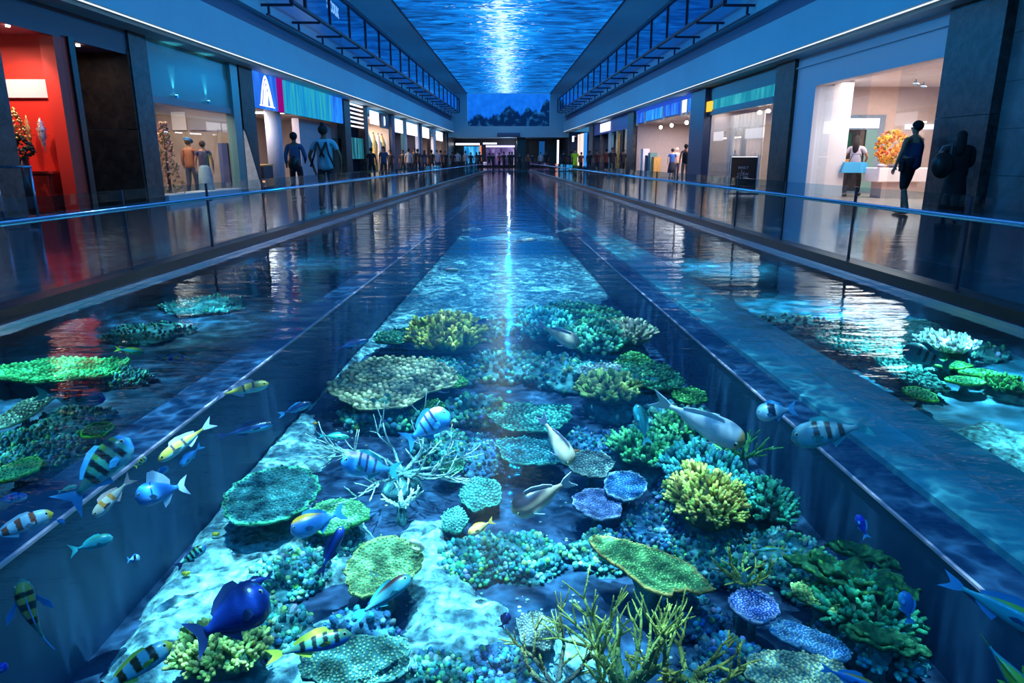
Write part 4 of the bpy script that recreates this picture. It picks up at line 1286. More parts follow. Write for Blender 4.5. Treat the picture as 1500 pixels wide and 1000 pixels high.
# left pair
person(F(437, 293), math.radians(178), 1.80, 'person in blue shirt carrying a dark coat on the left walkway', None, 'brown', (.05, .10, .20), (.008, .008, .012), stride=.05, sleeve=.9, larm=((-.26, -.05, 1.12), (-.2, -.2, 1.0)))
ls = person(F(481, 309), math.radians(172), 1.80, 'person in light blue shirt with hair bun and dark backpack straps', None, 'brown', (.22, .45, .55), (.01, .012, .02), stride=.08, sleeve=.4, hairbun=True, wide=1.1,
            larm=((-.34, .0, 1.14), (-.3, -.1, .9)), rarm=((.34, .0, 1.14), (.3, -.1, .9)), hands=True)
mb = MB()
for sd in (-1, 1): mb.tube([(sd * .1, .14, 1.46), (sd * .16, .17, 1.2), (sd * .27, .15, .95)], .022, 6); mb.tube([(sd * .1, .14, 1.46), (-sd * .05, .165, 1.15)], .02, 6)
mb.build('bag_straps', M['black'], ls)
cb = MB(); cb.ell((0, 0, .2), (.17, .12, .22), 10, 8)
o = cb.build('dark_coat', M['black'], loc=(ls.location.x * 0, 0, 0)); p = F(437, 293); o.location = (p[0] + .02, p[1] - .22, .78)
tag(o, 'bundled black coat held by the person in blue shirt on the left', 'coat')
# figures in the display window
p = S(-1, 9.7, 21.5, .0)
person((p.x, p.y, 0), math.radians(200), 1.62, 'woman in pale blue long skirt inside the warm lit display window', None, 'tan', (.05, .05, .12), (.25, .45, .55), skirt=.08, sleeve=.3, stride=.04, hands=True, hair=(.05, .02, .01))
p = S(-1, 10.3, 21.9, .0)
person((p.x, p.y, 0), math.radians(170), 1.70, 'figure with bright blue cap and orange sleeves in the display window', None, 'tan', (.30, .10, .05), (.03, .05, .12), sleeve=.95, stride=.08, hat=(.03, .25, .6), larm=((-.3, -.1, 1.2), (-.1, -.28, 1.25)))
p = S(-1, 9.95, 21.9, .0)

# distant shoppers: three built, the rest copied
protos = []
far = [
    ('dark', dict(top=(.012, .012, .02), bottom=(.01, .01, .018), skin='brown')),
    ('blue', dict(top=(.03, .07, .16), bottom=(.02, .025, .05), skin='tan', longhair=True)),
    ('red', dict(top=(.22, .04, .03), bottom=(.015, .015, .03), skin='tan')),
    ('pale', dict(top=(.4, .38, .42), bottom=(.03, .03, .05), skin='pale', hairbun=True)),
]
for i, (nm, kw) in enumerate(far):
    r = person((0, -3 - i, 0), 0, 1.72, 'x', 'distant shoppers', stride=.14, **kw)
    protos.append(r)
spots = [(545, 264, 0, 'l'), (563, 262.5, 1, 'l'), (572, 259, 0, 'l'), (590, 258, 0, 'l'), (599, 258, 3, 'l'), (608, 258, 0, 'l'), (613, 256, 0, 'l'), (622, 256, 1, 'l'), (632, 256, 0, 'l'),
         (641, 254, 3, 'l'), (646, 255, 2, 'l'), (653, 254, 0, 'l'), (663, 252.5, 0, 'l'), (671, 252, 3, 'l'), (683, 250.5, 3, 'f'), (690, 249.5, 0, 'f'), (697, 249, 1, 'f'), (704, 249, 0, 'f'),
         (716, 248.8, 0, 'f'), (722, 248, 0, 'f'), (731, 247.5, 2, 'f'), (738, 248.5, 0, 'f'), (745, 248.9, 0, 'f'), (751, 248.6, 0, 'f'), (760, 248.5, 0, 'f'), (773, 248, 2, 'f'), (780, 248.5, 0, 'f'), (792, 249, 3, 'f'), (800, 250, 0, 'f'),
         (826, 253, 0, 'r'), (836, 252, 0, 'r'), (851, 253, 2, 'r'), (862, 255, 0, 'r'), (874, 256, 2, 'r'), (888, 257, 2, 'r'), (897, 258, 0, 'r'), (912, 259, 0, 'r')]
used = set(); cnt = {}
where = {'l': 'left', 'f': 'far end', 'r': 'right'}
for i, (px, py, k, sd) in enumerate(spots):
    q = P(px + random.uniform(-1.2, 1.2), py + random.uniform(-.8, 1.1), 0)
    o = protos[k] if k not in used else copy_tree(protos[k])
    used.add(k)
    o.location = (q.x, q.y, 0)
    o.rotation_euler = (0, 0, random.choice((0, PI)) + random.uniform(-.5, .5))
    o.scale = [random.uniform(.94, 1.04)] * 3
    kk = (k, sd); cnt[kk] = cnt.get(kk, 0) + 1
    o['label'] = '%s distant %s %s, counted from the left' % (ORD[cnt[kk] - 1], ('dark clothed figure', 'blue clothed figure', 'red topped figure', 'pale topped figure')[k], {'l': 'along the left shops', 'f': 'at the far end of the pool', 'r': 'along the right shops'}[sd])
    o['group'] = 'distant shoppers ' + {'l': 'on the left', 'f': 'at the far end', 'r': 'on the right'}[sd] + ', ' + ('dark', 'blue', 'red', 'pale')[k]
q = P(842, 257, 0)
person((q.x, q.y, 0), .2, 1.75, 'person in neon yellow safety vest far down the right walkway', None, 'tan', (.55, .95, .02), (.5, .85, .02), stride=.1)

# ================================================================== THE TANK
def coral_mat(name, col, rough=0.75, cells=0.0, cellcol=None, bumpk=0.6):
    m, nt, b = new_mat(name)
    b.inputs['Roughness'].default_value = rough
    b.inputs['Specular IOR Level'].default_value = 0.25
    L = nt.links.new
    tc = nt.nodes.new('ShaderNodeTexCoord')
    at = nt.nodes.new('ShaderNodeAttribute'); at.attribute_name = 'Col'
    n = nt.nodes.new('ShaderNodeTexNoise'); n.inputs['Scale'].default_value = 9; n.inputs['Detail'].default_value = 6; L(tc.outputs['Object'], n.inputs['Vector'])
    mr = nt.nodes.new('ShaderNodeMapRange'); mr.inputs['From Min'].default_value = .3; mr.inputs['From Max'].default_value = .7; mr.inputs['To Min'].default_value = .45; mr.inputs['To Max'].default_value = 1.5
    L(n.outputs['Fac'], mr.inputs[0])
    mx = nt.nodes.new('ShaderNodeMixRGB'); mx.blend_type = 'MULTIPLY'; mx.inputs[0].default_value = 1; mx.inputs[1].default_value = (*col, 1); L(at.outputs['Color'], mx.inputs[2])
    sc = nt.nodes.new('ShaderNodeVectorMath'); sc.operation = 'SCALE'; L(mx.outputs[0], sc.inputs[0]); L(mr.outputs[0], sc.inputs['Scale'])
    out = sc.outputs[0]
    n2 = nt.nodes.new('ShaderNodeTexNoise'); n2.inputs['Scale'].default_value = 60; n2.inputs['Detail'].default_value = 3; L(tc.outputs['Object'], n2.inputs['Vector'])
    h = n2.outputs['Fac']
    if cells > 0:
        vo = nt.nodes.new('ShaderNodeTexVoronoi'); vo.inputs['Scale'].default_value = cells; L(tc.outputs['Object'], vo.inputs['Vector'])
        cm = nt.nodes.new('ShaderNodeMixRGB')
        r = nt.nodes.new('ShaderNodeMapRange'); r.inputs['From Min'].default_value = .1; r.inputs['From Max'].default_value = .6; L(vo.outputs['Distance'], r.inputs[0])
        L(r.outputs[0], cm.inputs[0]); L(out, cm.inputs[1])
        cc = cellcol or tuple(x * .25 for x in col)
        cm.inputs[2].default_value = (*cc, 1)
        out = cm.outputs[0]
        h = vo.outputs['Distance']
    L(out, b.inputs['Base Color'])
    bp = nt.nodes.new('ShaderNodeBump'); bp.inputs['Strength'].default_value = bumpk; bp.inputs['Distance'].default_value = .02
    if cells > 0: bp.invert = True
    L(h, bp.inputs['Height']); L(bp.outputs[0], b.inputs['Normal'])
    return m


CM = {
    'teal': coral_mat('coral_teal', (.10, .42, .38)),
    'green': coral_mat('coral_green', (.10, .38, .10)),
    'deepgreen': coral_mat('coral_deep_green', (.05, .22, .12)),
    'olive': coral_mat('coral_olive', (.40, .42, .16)),
    'yellow': coral_mat('coral_yellow', (.75, .60, .14)),
    'beige': coral_mat('coral_beige', (.62, .52, .33)),
    'blue': coral_mat('coral_blue', (.16, .34, .62)),
    'violet': coral_mat('coral_violet', (.42, .42, .72)),
    'pale': coral_mat('coral_pale', (.72, .80, .74)),
    'leaf': coral_mat('leaf_coral_green', (.055, .27, .07), cells=26, cellcol=(.02, .12, .05)),
    'grey': coral_mat('coral_grey', (.36, .42, .42)),
    'rock': coral_mat('reef_rock', (.075, .26, .26)),
    'rockblue': coral_mat('reef_rock_blue', (.06, .20, .32)),
    'brown': coral_mat('coral_brown', (.30, .20, .12)),
}


def nz(p, s=1.0, seed=0):
    return noise.noise(Vector((p[0] * s + seed * 7.3, p[1] * s - seed * 3.1, p[2] * s + seed)))


def knob(mb, c, nrm, r, h, col0, col1, seg=6):
    """small rounded knob standing on a surface"""
    nrm = Vector(nrm).normalized()
    u = nrm.orthogonal().normalized(); w = nrm.cross(u); c = Vector(c)
    vs = []; cols = []
    for rr, hh, k in ((1, -.15, 0), (.95, .45, .35), (.55, .9, .9)):
        for j in range(seg):
            a = 2 * PI * j / seg
            vs.append(c + (u * math.cos(a) + w * math.sin(a)) * r * rr + nrm * h * hh)
            cols.append(tuple(col0[i] * (1 - k) + col1[i] * k for i in range(3)))
    vs.append(c + nrm * h); cols.append(col1)
    fs = []
    for i in range(2):
        for j in range(seg):
            fs.append((i * seg + j, i * seg + (j + 1) % seg, (i + 1) * seg + (j + 1) % seg, (i + 1) * seg + j))
    for j in range(seg): fs.append((2 * seg + j, 2 * seg + (j + 1) % seg, 3 * seg))
    mb.add(vs, fs, 0, True, cols)


def plate_mesh(rx, ry, seed, knobs=180, kr=.5, lump=.16, bowl=.10, dark=(.45, .45, .45), tip=(1.5, 1.5, 1.3), rim=(1.6, 1.6, 1.2), th=.035):
    """table coral: lobed plate with rows of polyps"""
    mb = MB(); rnd = random.Random(seed)
    RN, SG = 9, 44

    def rad(a):
        return 1 + lump * noise.noise(Vector((math.cos(a) * 1.6 + seed, math.sin(a) * 1.6, seed * .37))) * 1.6 + .035 * math.sin(a * 17 + seed) + .02 * math.sin(a * 29)

    def top(f, a):
        r = rad(a) * f
        x = math.cos(a) * r * rx; y = math.sin(a) * r * ry
        z = bowl * (f * f) * min(rx, ry) + .06 * min(rx, ry) * noise.noise(Vector((x * 3 + seed, y * 3, 0)))
        return Vector((x, y, z))
    vs = []; cols = []
    for i in range(RN + 1):
        f = i / RN
        for j in range(SG):
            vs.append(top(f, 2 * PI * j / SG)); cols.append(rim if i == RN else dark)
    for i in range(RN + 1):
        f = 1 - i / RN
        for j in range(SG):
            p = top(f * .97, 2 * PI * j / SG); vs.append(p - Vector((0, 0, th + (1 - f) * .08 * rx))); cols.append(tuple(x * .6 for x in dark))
    fs = []
    for i in range(2 * RN + 1):
        for j in range(SG):
            fs.append((i * SG + j, i * SG + (j + 1) % SG, (i + 1) * SG + (j + 1) % SG, (i + 1) * SG + j))
    mb.add(vs, fs, 0, True, cols)
    ga = PI * (3 - math.sqrt(5))
    base = kr * math.sqrt(PI * rx * ry / max(knobs, 1)) * .85
    for k in range(knobs):
        f = math.sqrt((k + .5) / knobs) * .985; a = k * ga
        p = top(f, a) + Vector((rnd.uniform(-.2, .2), rnd.uniform(-.2, .2), 0)) * base
        v_ = rnd.uniform(.75, 1.25)
        knob(mb, p, (p.x * .25 / rx, p.y * .25 / ry, 1), base * rnd.uniform(.75, 1.05), base * rnd.uniform(.7, 1.3), tuple(x * v_ for x in dark), tuple(x * v_ for x in tip), 5)
    return mb


def bush_mesh(rx, ry, h, seed, n=70, fing=4, fl=.1, fr=.022, dark=(.35, .4, .35), tip=(1.5, 1.5, 1.2), core=True):
    """bushy coral: dome covered with clumps of short branches"""
    mb = MB(); rnd = random.Random(seed)
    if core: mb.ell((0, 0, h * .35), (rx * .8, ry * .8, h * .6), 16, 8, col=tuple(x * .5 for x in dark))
    ga = PI * (3 - math.sqrt(5))
    for k in range(n):
        u = 1 - (k + .5) / n * .98
        a = k * ga + rnd.uniform(-.2, .2); s = math.sqrt(max(0, 1 - u * u))
        w = 1 + .25 * noise.noise(Vector((math.cos(a) * 2 + seed, math.sin(a) * 2, u * 2)))
        nrm = Vector((s * math.cos(a) / rx, s * math.sin(a) / ry, (u + .15) / h)).normalized()
        c = Vector((s * math.cos(a) * rx * .82 * w, s * math.sin(a) * ry * .82 * w, h * (.3 + .6 * u) * w))
        for q in range(fing):
            d = (nrm + Vector((rnd.uniform(-.6, .6), rnd.uniform(-.6, .6), rnd.uniform(-.2, .6)))).normalized()
            l = fl * rnd.uniform(.6, 1.3); m_ = tuple(rnd.uniform(.8, 1.25) * x for x in tip)
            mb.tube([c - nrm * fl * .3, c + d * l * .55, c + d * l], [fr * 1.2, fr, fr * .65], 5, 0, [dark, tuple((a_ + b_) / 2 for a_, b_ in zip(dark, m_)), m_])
    return mb


def staghorn_mesh(seed, size=.6, n0=6, levels=3, r0=.028, spread=.9, up=.9, dark=(.5, .55, .3), tip=(1.4, 1.3, .9), nub=True, seg=6):
    mb = MB(); rnd = random.Random(seed)

    def grow(p, d, l, r, lev):
        n = 4; pts = [p]; q = p.copy(); dd = d.copy()
        for i in range(n):
            dd = (dd + Vector((rnd.uniform(-.18, .18), rnd.uniform(-.18, .18), rnd.uniform(-.05, .16)))).normalized()
            q = q + dd * l / n; pts.append(q.copy())
        rr = [r * (1 - .35 * i / n) for i in range(n + 1)]
        if lev == 0: rr[-1] = r * .45
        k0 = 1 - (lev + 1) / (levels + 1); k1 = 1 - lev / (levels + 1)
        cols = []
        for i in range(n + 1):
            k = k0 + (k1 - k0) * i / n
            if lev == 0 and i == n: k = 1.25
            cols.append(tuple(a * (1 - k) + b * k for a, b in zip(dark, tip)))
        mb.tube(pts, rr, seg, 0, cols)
        if nub:
            for i in range(1, n):
                for t_ in range(3):
                    a = rnd.uniform(0, 2 * PI); u = dd.orthogonal().normalized(); w = dd.cross(u)
                    nn = u * math.cos(a) + w * math.sin(a)
                    knob(mb, pts[i] + nn * rr[i] * .8, nn + dd * .4, r * .35, r * .7, cols[i], tuple(x * 1.25 for x in cols[i]), 4)
        if lev > 0:
            m = 2 if rnd.random() < .6 else 3
            for i in range(m):
                an = rnd.uniform(0, 2 * PI); u = dd.orthogonal().normalized(); w = dd.cross(u)
                nd = (dd + (u * math.cos(an) + w * math.sin(an)) * rnd.uniform(.45, .9) + Vector((0, 0, .12 * up))).normalized()
                grow(pts[-1], nd, l * rnd.uniform(.6, .9), rr[-1] * .88, lev - 1)
            if rnd.random() < .7:
                an = rnd.uniform(0, 2 * PI); u = dd.orthogonal().normalized(); w = dd.cross(u)
                grow(pts[2], (dd + (u * math.cos(an) + w * math.sin(an)) * .9).normalized(), l * .6, rr[2] * .7, max(0, lev - 2))
    for i in range(n0):
        a = 2 * PI * i / n0 + rnd.uniform(-.3, .3)
        d = Vector((math.cos(a) * spread, math.sin(a) * spread, up * rnd.uniform(.6, 1.2))).normalized()
        grow(Vector((math.cos(a) * .02, math.sin(a) * .02, 0)), d, size * .42 * rnd.uniform(.8, 1.15), r0, levels)
    return mb


def leafy_mesh(rx, ry, seed, dark=(.6, .6, .6), tip=(1.6, 1.7, 1.0), layers=2):
    """ruffled leaf coral"""
    mb = MB(); rnd = random.Random(seed)
    for ly in range(layers):
        RN, SG = 12, 72
        sc = 1 - .28 * ly; ox = rnd.uniform(-.1, .1) * rx; oz = ly * .09 * rx
        vs = []; cols = []
        for sgn in (1, -1):
            for i in range(RN + 1):
                f = i / RN
                for j in range(SG):
                    a = 2 * PI * j / SG
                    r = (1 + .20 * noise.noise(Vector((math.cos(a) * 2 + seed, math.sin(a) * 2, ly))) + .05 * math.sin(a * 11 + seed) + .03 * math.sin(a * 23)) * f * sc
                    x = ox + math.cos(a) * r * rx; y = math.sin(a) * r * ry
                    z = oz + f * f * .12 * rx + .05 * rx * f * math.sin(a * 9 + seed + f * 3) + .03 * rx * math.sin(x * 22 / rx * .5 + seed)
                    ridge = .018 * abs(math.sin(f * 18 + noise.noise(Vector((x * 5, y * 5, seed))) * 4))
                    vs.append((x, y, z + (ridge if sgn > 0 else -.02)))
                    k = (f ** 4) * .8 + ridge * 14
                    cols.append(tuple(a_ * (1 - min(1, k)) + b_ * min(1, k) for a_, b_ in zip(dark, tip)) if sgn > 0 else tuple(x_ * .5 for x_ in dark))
        n = (RN + 1) * SG; fs = []
        for i in range(RN):
            for j in range(SG):
                q = (i * SG + j, i * SG + (j + 1) % SG, (i + 1) * SG + (j + 1) % SG, (i + 1) * SG + j)
                fs.append(q); fs.append(tuple(n + x for x in reversed(q)))
        for j in range(SG):
            a = RN * SG + j; b = RN * SG + (j + 1) % SG
            fs.append((a, b, n + b, n + a))
        mb.add(vs, fs, 0, True, cols)
    return mb


def rock_mesh(rx, ry, h, seed, knobs=0, amp=.35, col=(1, 1, 1), tip=(2.2, 2.0, 1.6), kr=.03):
    mb = MB(); rnd = random.Random(seed)
    bm = bmesh.new(); bmesh.ops.create_icosphere(bm, subdivisions=4, radius=1)
    vs = []; cols = []
    for v in bm.verts:
        p = v.co.normalized()
        d = 1 + amp * (noise.noise(p * 1.4 + Vector((seed, 0, 0))) + .55 * noise.noise(p * 3.3 + Vector((0, seed, 0))) + .3 * noise.noise(p * 8 + Vector((0, 0, seed))))
        q = Vector((p.x * rx * d, p.y * ry * d, max(-.02, p.z * h * d)))
        vs.append(q); k = .75 + .5 * rnd.random(); cols.append(tuple(c * k for c in col))
    idx = {v: i for i, v in enumerate(bm.verts)}
    fs = [tuple(idx[v] for v in f.verts) for f in bm.faces]
    bm.free()
    mb.add(vs, fs, 0, True, cols)
    up = [i for i, q in enumerate(vs) if q.z > .02]
    for k in range(knobs):
        q = vs[rnd.choice(up)]; nrm = Vector((q.x / rx ** 2, q.y / ry ** 2, q.z / h ** 2)).normalized() + Vector((rnd.uniform(-.5, .5), rnd.uniform(-.5, .5), rnd.uniform(0, .5)))
        r = kr * rnd.uniform(.4, 1.6); pal = rnd.choice(((3, 2.4, 2.0), (1.2, 2.2, 1.2), (6, 3.2, 1.0), (.8, 1.7, 2.2), (.4, .7, .8), (.8, 1.6, 1.6), (7, 3.3, 3.0))); t_ = tuple(x * rnd.uniform(.4, 1.0) for x in pal)
        knob(mb, q, nrm, r, r * rnd.uniform(1.0, 2.4), tuple(c * .8 for c in col), t_, 5)
    return mb


def px_size(px, py, z, w, h):
    """real half sizes of something w x h pixels lying at this place"""
    p = P(px, py, z); d = depth_of(p)
    rx = w * d / FPX / 2
    q = P(px, py - h / 2, z); r = P(px, py + h / 2, z)
    ry = abs(q.y - r.y) / 2
    return p, rx, ry


NC = [0]


def coral(kind, px, py, w, h, colr, label, z=None, lift=.30, rot=0, seed=None, cat='coral', floor=None, aspect=None, **kw):
    fl = ZT if floor is None else floor
    zz = fl + lift if z is None else z
    NC[0] += 1; seed = NC[0] if seed is None else seed
    p, rx, ry = px_size(px, py, zz, w, h)
    if rot:                       # a long plate lying askew: use the larger size along its own axis
        ry = rx * (aspect or .5)
    if aspect and not rot: ry = rx * aspect
    ex = max(rx * (abs(math.cos(rot))), ry) * (.8 if kind == 'stag' else 1.32 if kind == 'rock' else 1.12)
    if floor is None:             # keep clear of the tank walls
        lim = 2.97 - KW * p.y
        if abs(p.x) + ex > lim:
            if ex > lim * .9: ex = lim * .5
            p.x = math.copysign(max(0, lim - ex), p.x)
    else:
        lo = (3.64 if p.x < 0 else 4.26) - KW * p.y; hi = 7.55 - KW * p.y
        p.x = math.copysign(min(max(abs(p.x), lo + ex), hi - ex), p.x)
    names = {'plate': 'table_coral', 'bush': 'bushy_coral', 'stag': 'staghorn_coral', 'leafy': 'leaf_coral', 'rock': 'reef_rock'}
    root = empty(names[kind], (p.x, p.y, fl), (0, 0, rot)); tag(root, label, cat)
    if kind == 'plate':
        o = plate_mesh(rx, ry, seed, **kw).build('plate', CM[colr], root, (0, 0, lift))
        o.rotation_euler = (.06 * math.sin(seed), .05 * math.cos(seed * 2), 0)
        mb = MB(); mb.tube([(0, 0, 0), (0, 0, lift * .5), (0, 0, lift * .98)], [rx * .30, rx * .18, rx * .34], 12)
        mb.build('stem', CM['rock'], root)
    elif kind == 'leafy':
        o = leafy_mesh(rx, ry, seed, **kw).build('leaf_plates', CM[colr], root, (0, 0, lift))
        mb = MB(); mb.tube([(0, 0, 0), (0, 0, lift * .5), (0, 0, lift)], [rx * .34, rx * .2, rx * .34], 12)
        mb.build('stem', CM['rock'], root)
    elif kind == 'bush':
        bh = kw.pop('bh', rx * .55)
        bush_mesh(rx, ry, bh, seed, **kw).build('branches', CM[colr], root, (0, 0, lift - .03))
        if lift > .05:
            rock_mesh(rx * .8, ry * .8, lift, seed, 0).build('rocky_base', CM['rock'], root)
    elif kind == 'stag':
        staghorn_mesh(seed, **kw).build('branches', CM[colr], root, (0, 0, lift - .02))
        if lift > .05:
            rock_mesh(rx * .35, ry * .35, lift, seed, 0).build('rocky_base', CM['rock'], root)
    elif kind == 'rock':
        bpy.data.objects.remove(root)
        o = rock_mesh(rx, ry, lift, seed, **kw).build('reef_rock', CM[colr], None, (p.x, p.y, fl)); tag(o, label, cat); return o
    return root


# ---- sand beds on the dark tank floor
def sand_bed(outline, label, h=.07, z0=ZT, dens=26):
    pts = [P(x, y, z0) for x, y in outline]
    cx = sum(p.x for p in pts) / len(pts); cy = sum(p.y for p in pts) / len(pts)

    def inside(x, y):
        c = False; j = len(pts) - 1
        for i in range(len(pts)):
            a, b = pts[i], pts[j]
            if (a.y > y) != (b.y > y) and x < (b.x - a.x) * (y - a.y) / (b.y - a.y) + a.x: c = not c
            j = i
        return c

    def dist(x, y):
        best = 9
        for i in range(len(pts)):
            a, b = pts[i], pts[(i + 1) % len(pts)]
            dx, dy = b.x - a.x, b.y - a.y; L2 = dx * dx + dy * dy
            t = max(0, min(1, ((x - a.x) * dx + (y - a.y) * dy) / max(L2, 1e-9)))
            best = min(best, math.hypot(x - a.x - t * dx, y - a.y - t * dy))
        return best
    x0 = min(p.x for p in pts); x1 = max(p.x for p in pts); y0 = min(p.y for p in pts); y1 = max(p.y for p in pts)
    st = max((x1 - x0), (y1 - y0)) / 90
    nx = int((x1 - x0) / st) + 1; ny = int((y1 - y0) / st) + 1
    idx = {}; vs = []
    for i in range(nx + 1):
        for j in range(ny + 1):
            x = x0 + i * st; y = y0 + j * st
            x += .06 * noise.noise(Vector((x * 4, y * 4, 1))); y += .06 * noise.noise(Vector((x * 4, y * 4, 5)))
            ins = inside(x, y); d = dist(x, y)
            if ins or d < st * 1.2:
                z = (h * min(1, d / .12) ** .6 if ins else -.03) + (.035 * noise.noise(Vector((x * 5, y * 5, 0))) + .03 * noise.noise(Vector((x * 13, y * 13, 3)))) * (1 if ins else 0)
                if z0 < -2: x = max(-2.98 + KW * y, min(2.98 - KW * y, x))
                else: x = math.copysign(min(max(abs(x), 4.22 - KW * y), 7.55 - KW * y), x)
                idx[(i, j)] = len(vs); vs.append((x - cx, y - cy, z if ins else -.03))
    fs = []
    for (i, j) in idx:
        q = [(i, j), (i + 1, j), (i + 1, j + 1), (i, j + 1)]
        if all(k in idx for k in q): fs.append(tuple(idx[k] for k in q))
    mb = MB(); mb.add(vs, fs, 0, True)
    o = mb.build('sand_bed', M['sand'], None, (cx, cy, z0)); tag(o, label, 'sand', kind='stuff')
    return o


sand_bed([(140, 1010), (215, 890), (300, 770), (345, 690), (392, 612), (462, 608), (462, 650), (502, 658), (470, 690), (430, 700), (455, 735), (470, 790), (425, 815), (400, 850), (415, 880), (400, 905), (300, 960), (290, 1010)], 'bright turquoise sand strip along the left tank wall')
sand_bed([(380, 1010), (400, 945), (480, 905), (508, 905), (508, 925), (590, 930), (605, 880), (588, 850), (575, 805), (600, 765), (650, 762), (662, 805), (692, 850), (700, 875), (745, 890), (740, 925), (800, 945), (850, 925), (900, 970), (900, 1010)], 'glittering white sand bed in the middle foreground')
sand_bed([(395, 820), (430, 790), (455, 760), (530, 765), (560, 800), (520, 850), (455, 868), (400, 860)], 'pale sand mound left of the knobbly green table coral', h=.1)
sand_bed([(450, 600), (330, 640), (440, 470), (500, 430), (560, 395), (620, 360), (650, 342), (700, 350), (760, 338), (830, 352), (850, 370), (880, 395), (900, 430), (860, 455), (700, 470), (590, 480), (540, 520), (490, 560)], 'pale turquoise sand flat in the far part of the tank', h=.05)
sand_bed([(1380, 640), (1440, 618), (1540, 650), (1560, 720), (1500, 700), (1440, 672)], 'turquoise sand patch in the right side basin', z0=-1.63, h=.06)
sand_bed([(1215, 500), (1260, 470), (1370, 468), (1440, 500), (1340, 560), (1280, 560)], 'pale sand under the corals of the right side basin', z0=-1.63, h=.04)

# ---- main tank, near to far
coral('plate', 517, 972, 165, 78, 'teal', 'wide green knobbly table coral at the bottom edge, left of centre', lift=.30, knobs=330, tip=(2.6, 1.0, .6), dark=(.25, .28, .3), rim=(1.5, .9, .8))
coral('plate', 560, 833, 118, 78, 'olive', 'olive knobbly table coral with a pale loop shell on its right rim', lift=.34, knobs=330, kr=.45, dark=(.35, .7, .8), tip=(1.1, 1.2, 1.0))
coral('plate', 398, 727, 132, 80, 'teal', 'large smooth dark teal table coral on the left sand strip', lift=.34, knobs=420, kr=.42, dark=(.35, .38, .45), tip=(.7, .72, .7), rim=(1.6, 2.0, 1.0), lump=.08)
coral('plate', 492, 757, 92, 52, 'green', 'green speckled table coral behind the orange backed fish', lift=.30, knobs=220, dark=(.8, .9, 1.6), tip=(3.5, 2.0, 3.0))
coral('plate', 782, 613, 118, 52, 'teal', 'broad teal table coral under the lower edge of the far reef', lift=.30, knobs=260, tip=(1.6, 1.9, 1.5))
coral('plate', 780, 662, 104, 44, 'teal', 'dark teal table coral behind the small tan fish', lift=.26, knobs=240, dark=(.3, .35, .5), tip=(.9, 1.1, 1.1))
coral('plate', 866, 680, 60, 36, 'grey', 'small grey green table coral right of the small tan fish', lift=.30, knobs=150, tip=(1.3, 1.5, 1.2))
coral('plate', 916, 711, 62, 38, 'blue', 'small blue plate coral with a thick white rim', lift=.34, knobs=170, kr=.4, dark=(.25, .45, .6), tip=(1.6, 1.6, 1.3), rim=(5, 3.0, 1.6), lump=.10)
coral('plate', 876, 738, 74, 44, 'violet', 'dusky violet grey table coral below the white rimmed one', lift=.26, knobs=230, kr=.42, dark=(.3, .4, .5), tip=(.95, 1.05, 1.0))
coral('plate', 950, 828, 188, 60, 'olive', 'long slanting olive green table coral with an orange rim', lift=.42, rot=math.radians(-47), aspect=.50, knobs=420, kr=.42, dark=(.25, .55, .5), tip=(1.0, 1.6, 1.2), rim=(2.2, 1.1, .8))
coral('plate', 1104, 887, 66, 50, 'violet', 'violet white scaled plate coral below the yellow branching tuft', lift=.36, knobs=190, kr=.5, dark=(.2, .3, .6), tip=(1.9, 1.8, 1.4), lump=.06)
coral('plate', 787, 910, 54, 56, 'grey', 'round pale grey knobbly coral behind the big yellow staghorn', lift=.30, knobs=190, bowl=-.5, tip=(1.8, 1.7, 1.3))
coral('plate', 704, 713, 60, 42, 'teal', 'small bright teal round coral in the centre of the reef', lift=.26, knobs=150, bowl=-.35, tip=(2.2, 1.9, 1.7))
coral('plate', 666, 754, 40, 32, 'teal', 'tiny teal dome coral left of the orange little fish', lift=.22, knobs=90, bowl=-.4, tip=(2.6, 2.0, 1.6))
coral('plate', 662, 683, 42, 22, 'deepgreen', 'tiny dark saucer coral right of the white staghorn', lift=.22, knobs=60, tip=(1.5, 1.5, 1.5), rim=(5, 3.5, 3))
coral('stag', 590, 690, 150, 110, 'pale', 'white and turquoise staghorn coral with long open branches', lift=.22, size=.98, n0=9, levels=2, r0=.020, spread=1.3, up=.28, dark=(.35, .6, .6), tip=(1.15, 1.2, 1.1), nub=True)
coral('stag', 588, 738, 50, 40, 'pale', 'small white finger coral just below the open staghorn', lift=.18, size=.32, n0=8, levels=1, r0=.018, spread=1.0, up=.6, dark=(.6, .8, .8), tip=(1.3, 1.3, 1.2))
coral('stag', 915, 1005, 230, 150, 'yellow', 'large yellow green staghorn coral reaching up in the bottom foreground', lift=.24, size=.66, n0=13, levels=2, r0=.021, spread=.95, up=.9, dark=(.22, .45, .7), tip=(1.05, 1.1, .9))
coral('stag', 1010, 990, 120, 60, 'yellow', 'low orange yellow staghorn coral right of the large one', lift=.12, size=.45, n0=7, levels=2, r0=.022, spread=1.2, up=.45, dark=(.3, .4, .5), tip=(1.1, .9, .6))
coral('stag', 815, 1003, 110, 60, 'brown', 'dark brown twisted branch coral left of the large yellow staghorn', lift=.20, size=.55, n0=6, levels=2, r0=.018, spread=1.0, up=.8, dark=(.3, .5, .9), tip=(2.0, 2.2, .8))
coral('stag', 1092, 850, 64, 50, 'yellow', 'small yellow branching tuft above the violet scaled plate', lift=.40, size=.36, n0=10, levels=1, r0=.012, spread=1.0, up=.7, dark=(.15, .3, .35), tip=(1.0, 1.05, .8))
coral('stag', 1117, 668, 60, 50, 'green', 'green branching tuft below the striped fish pair on the right', lift=.34, size=.48, n0=9, levels=1, r0=.018, spread=1.0, up=.7, dark=(.3, .5, .8), tip=(3.0, 2.2, 1.6))
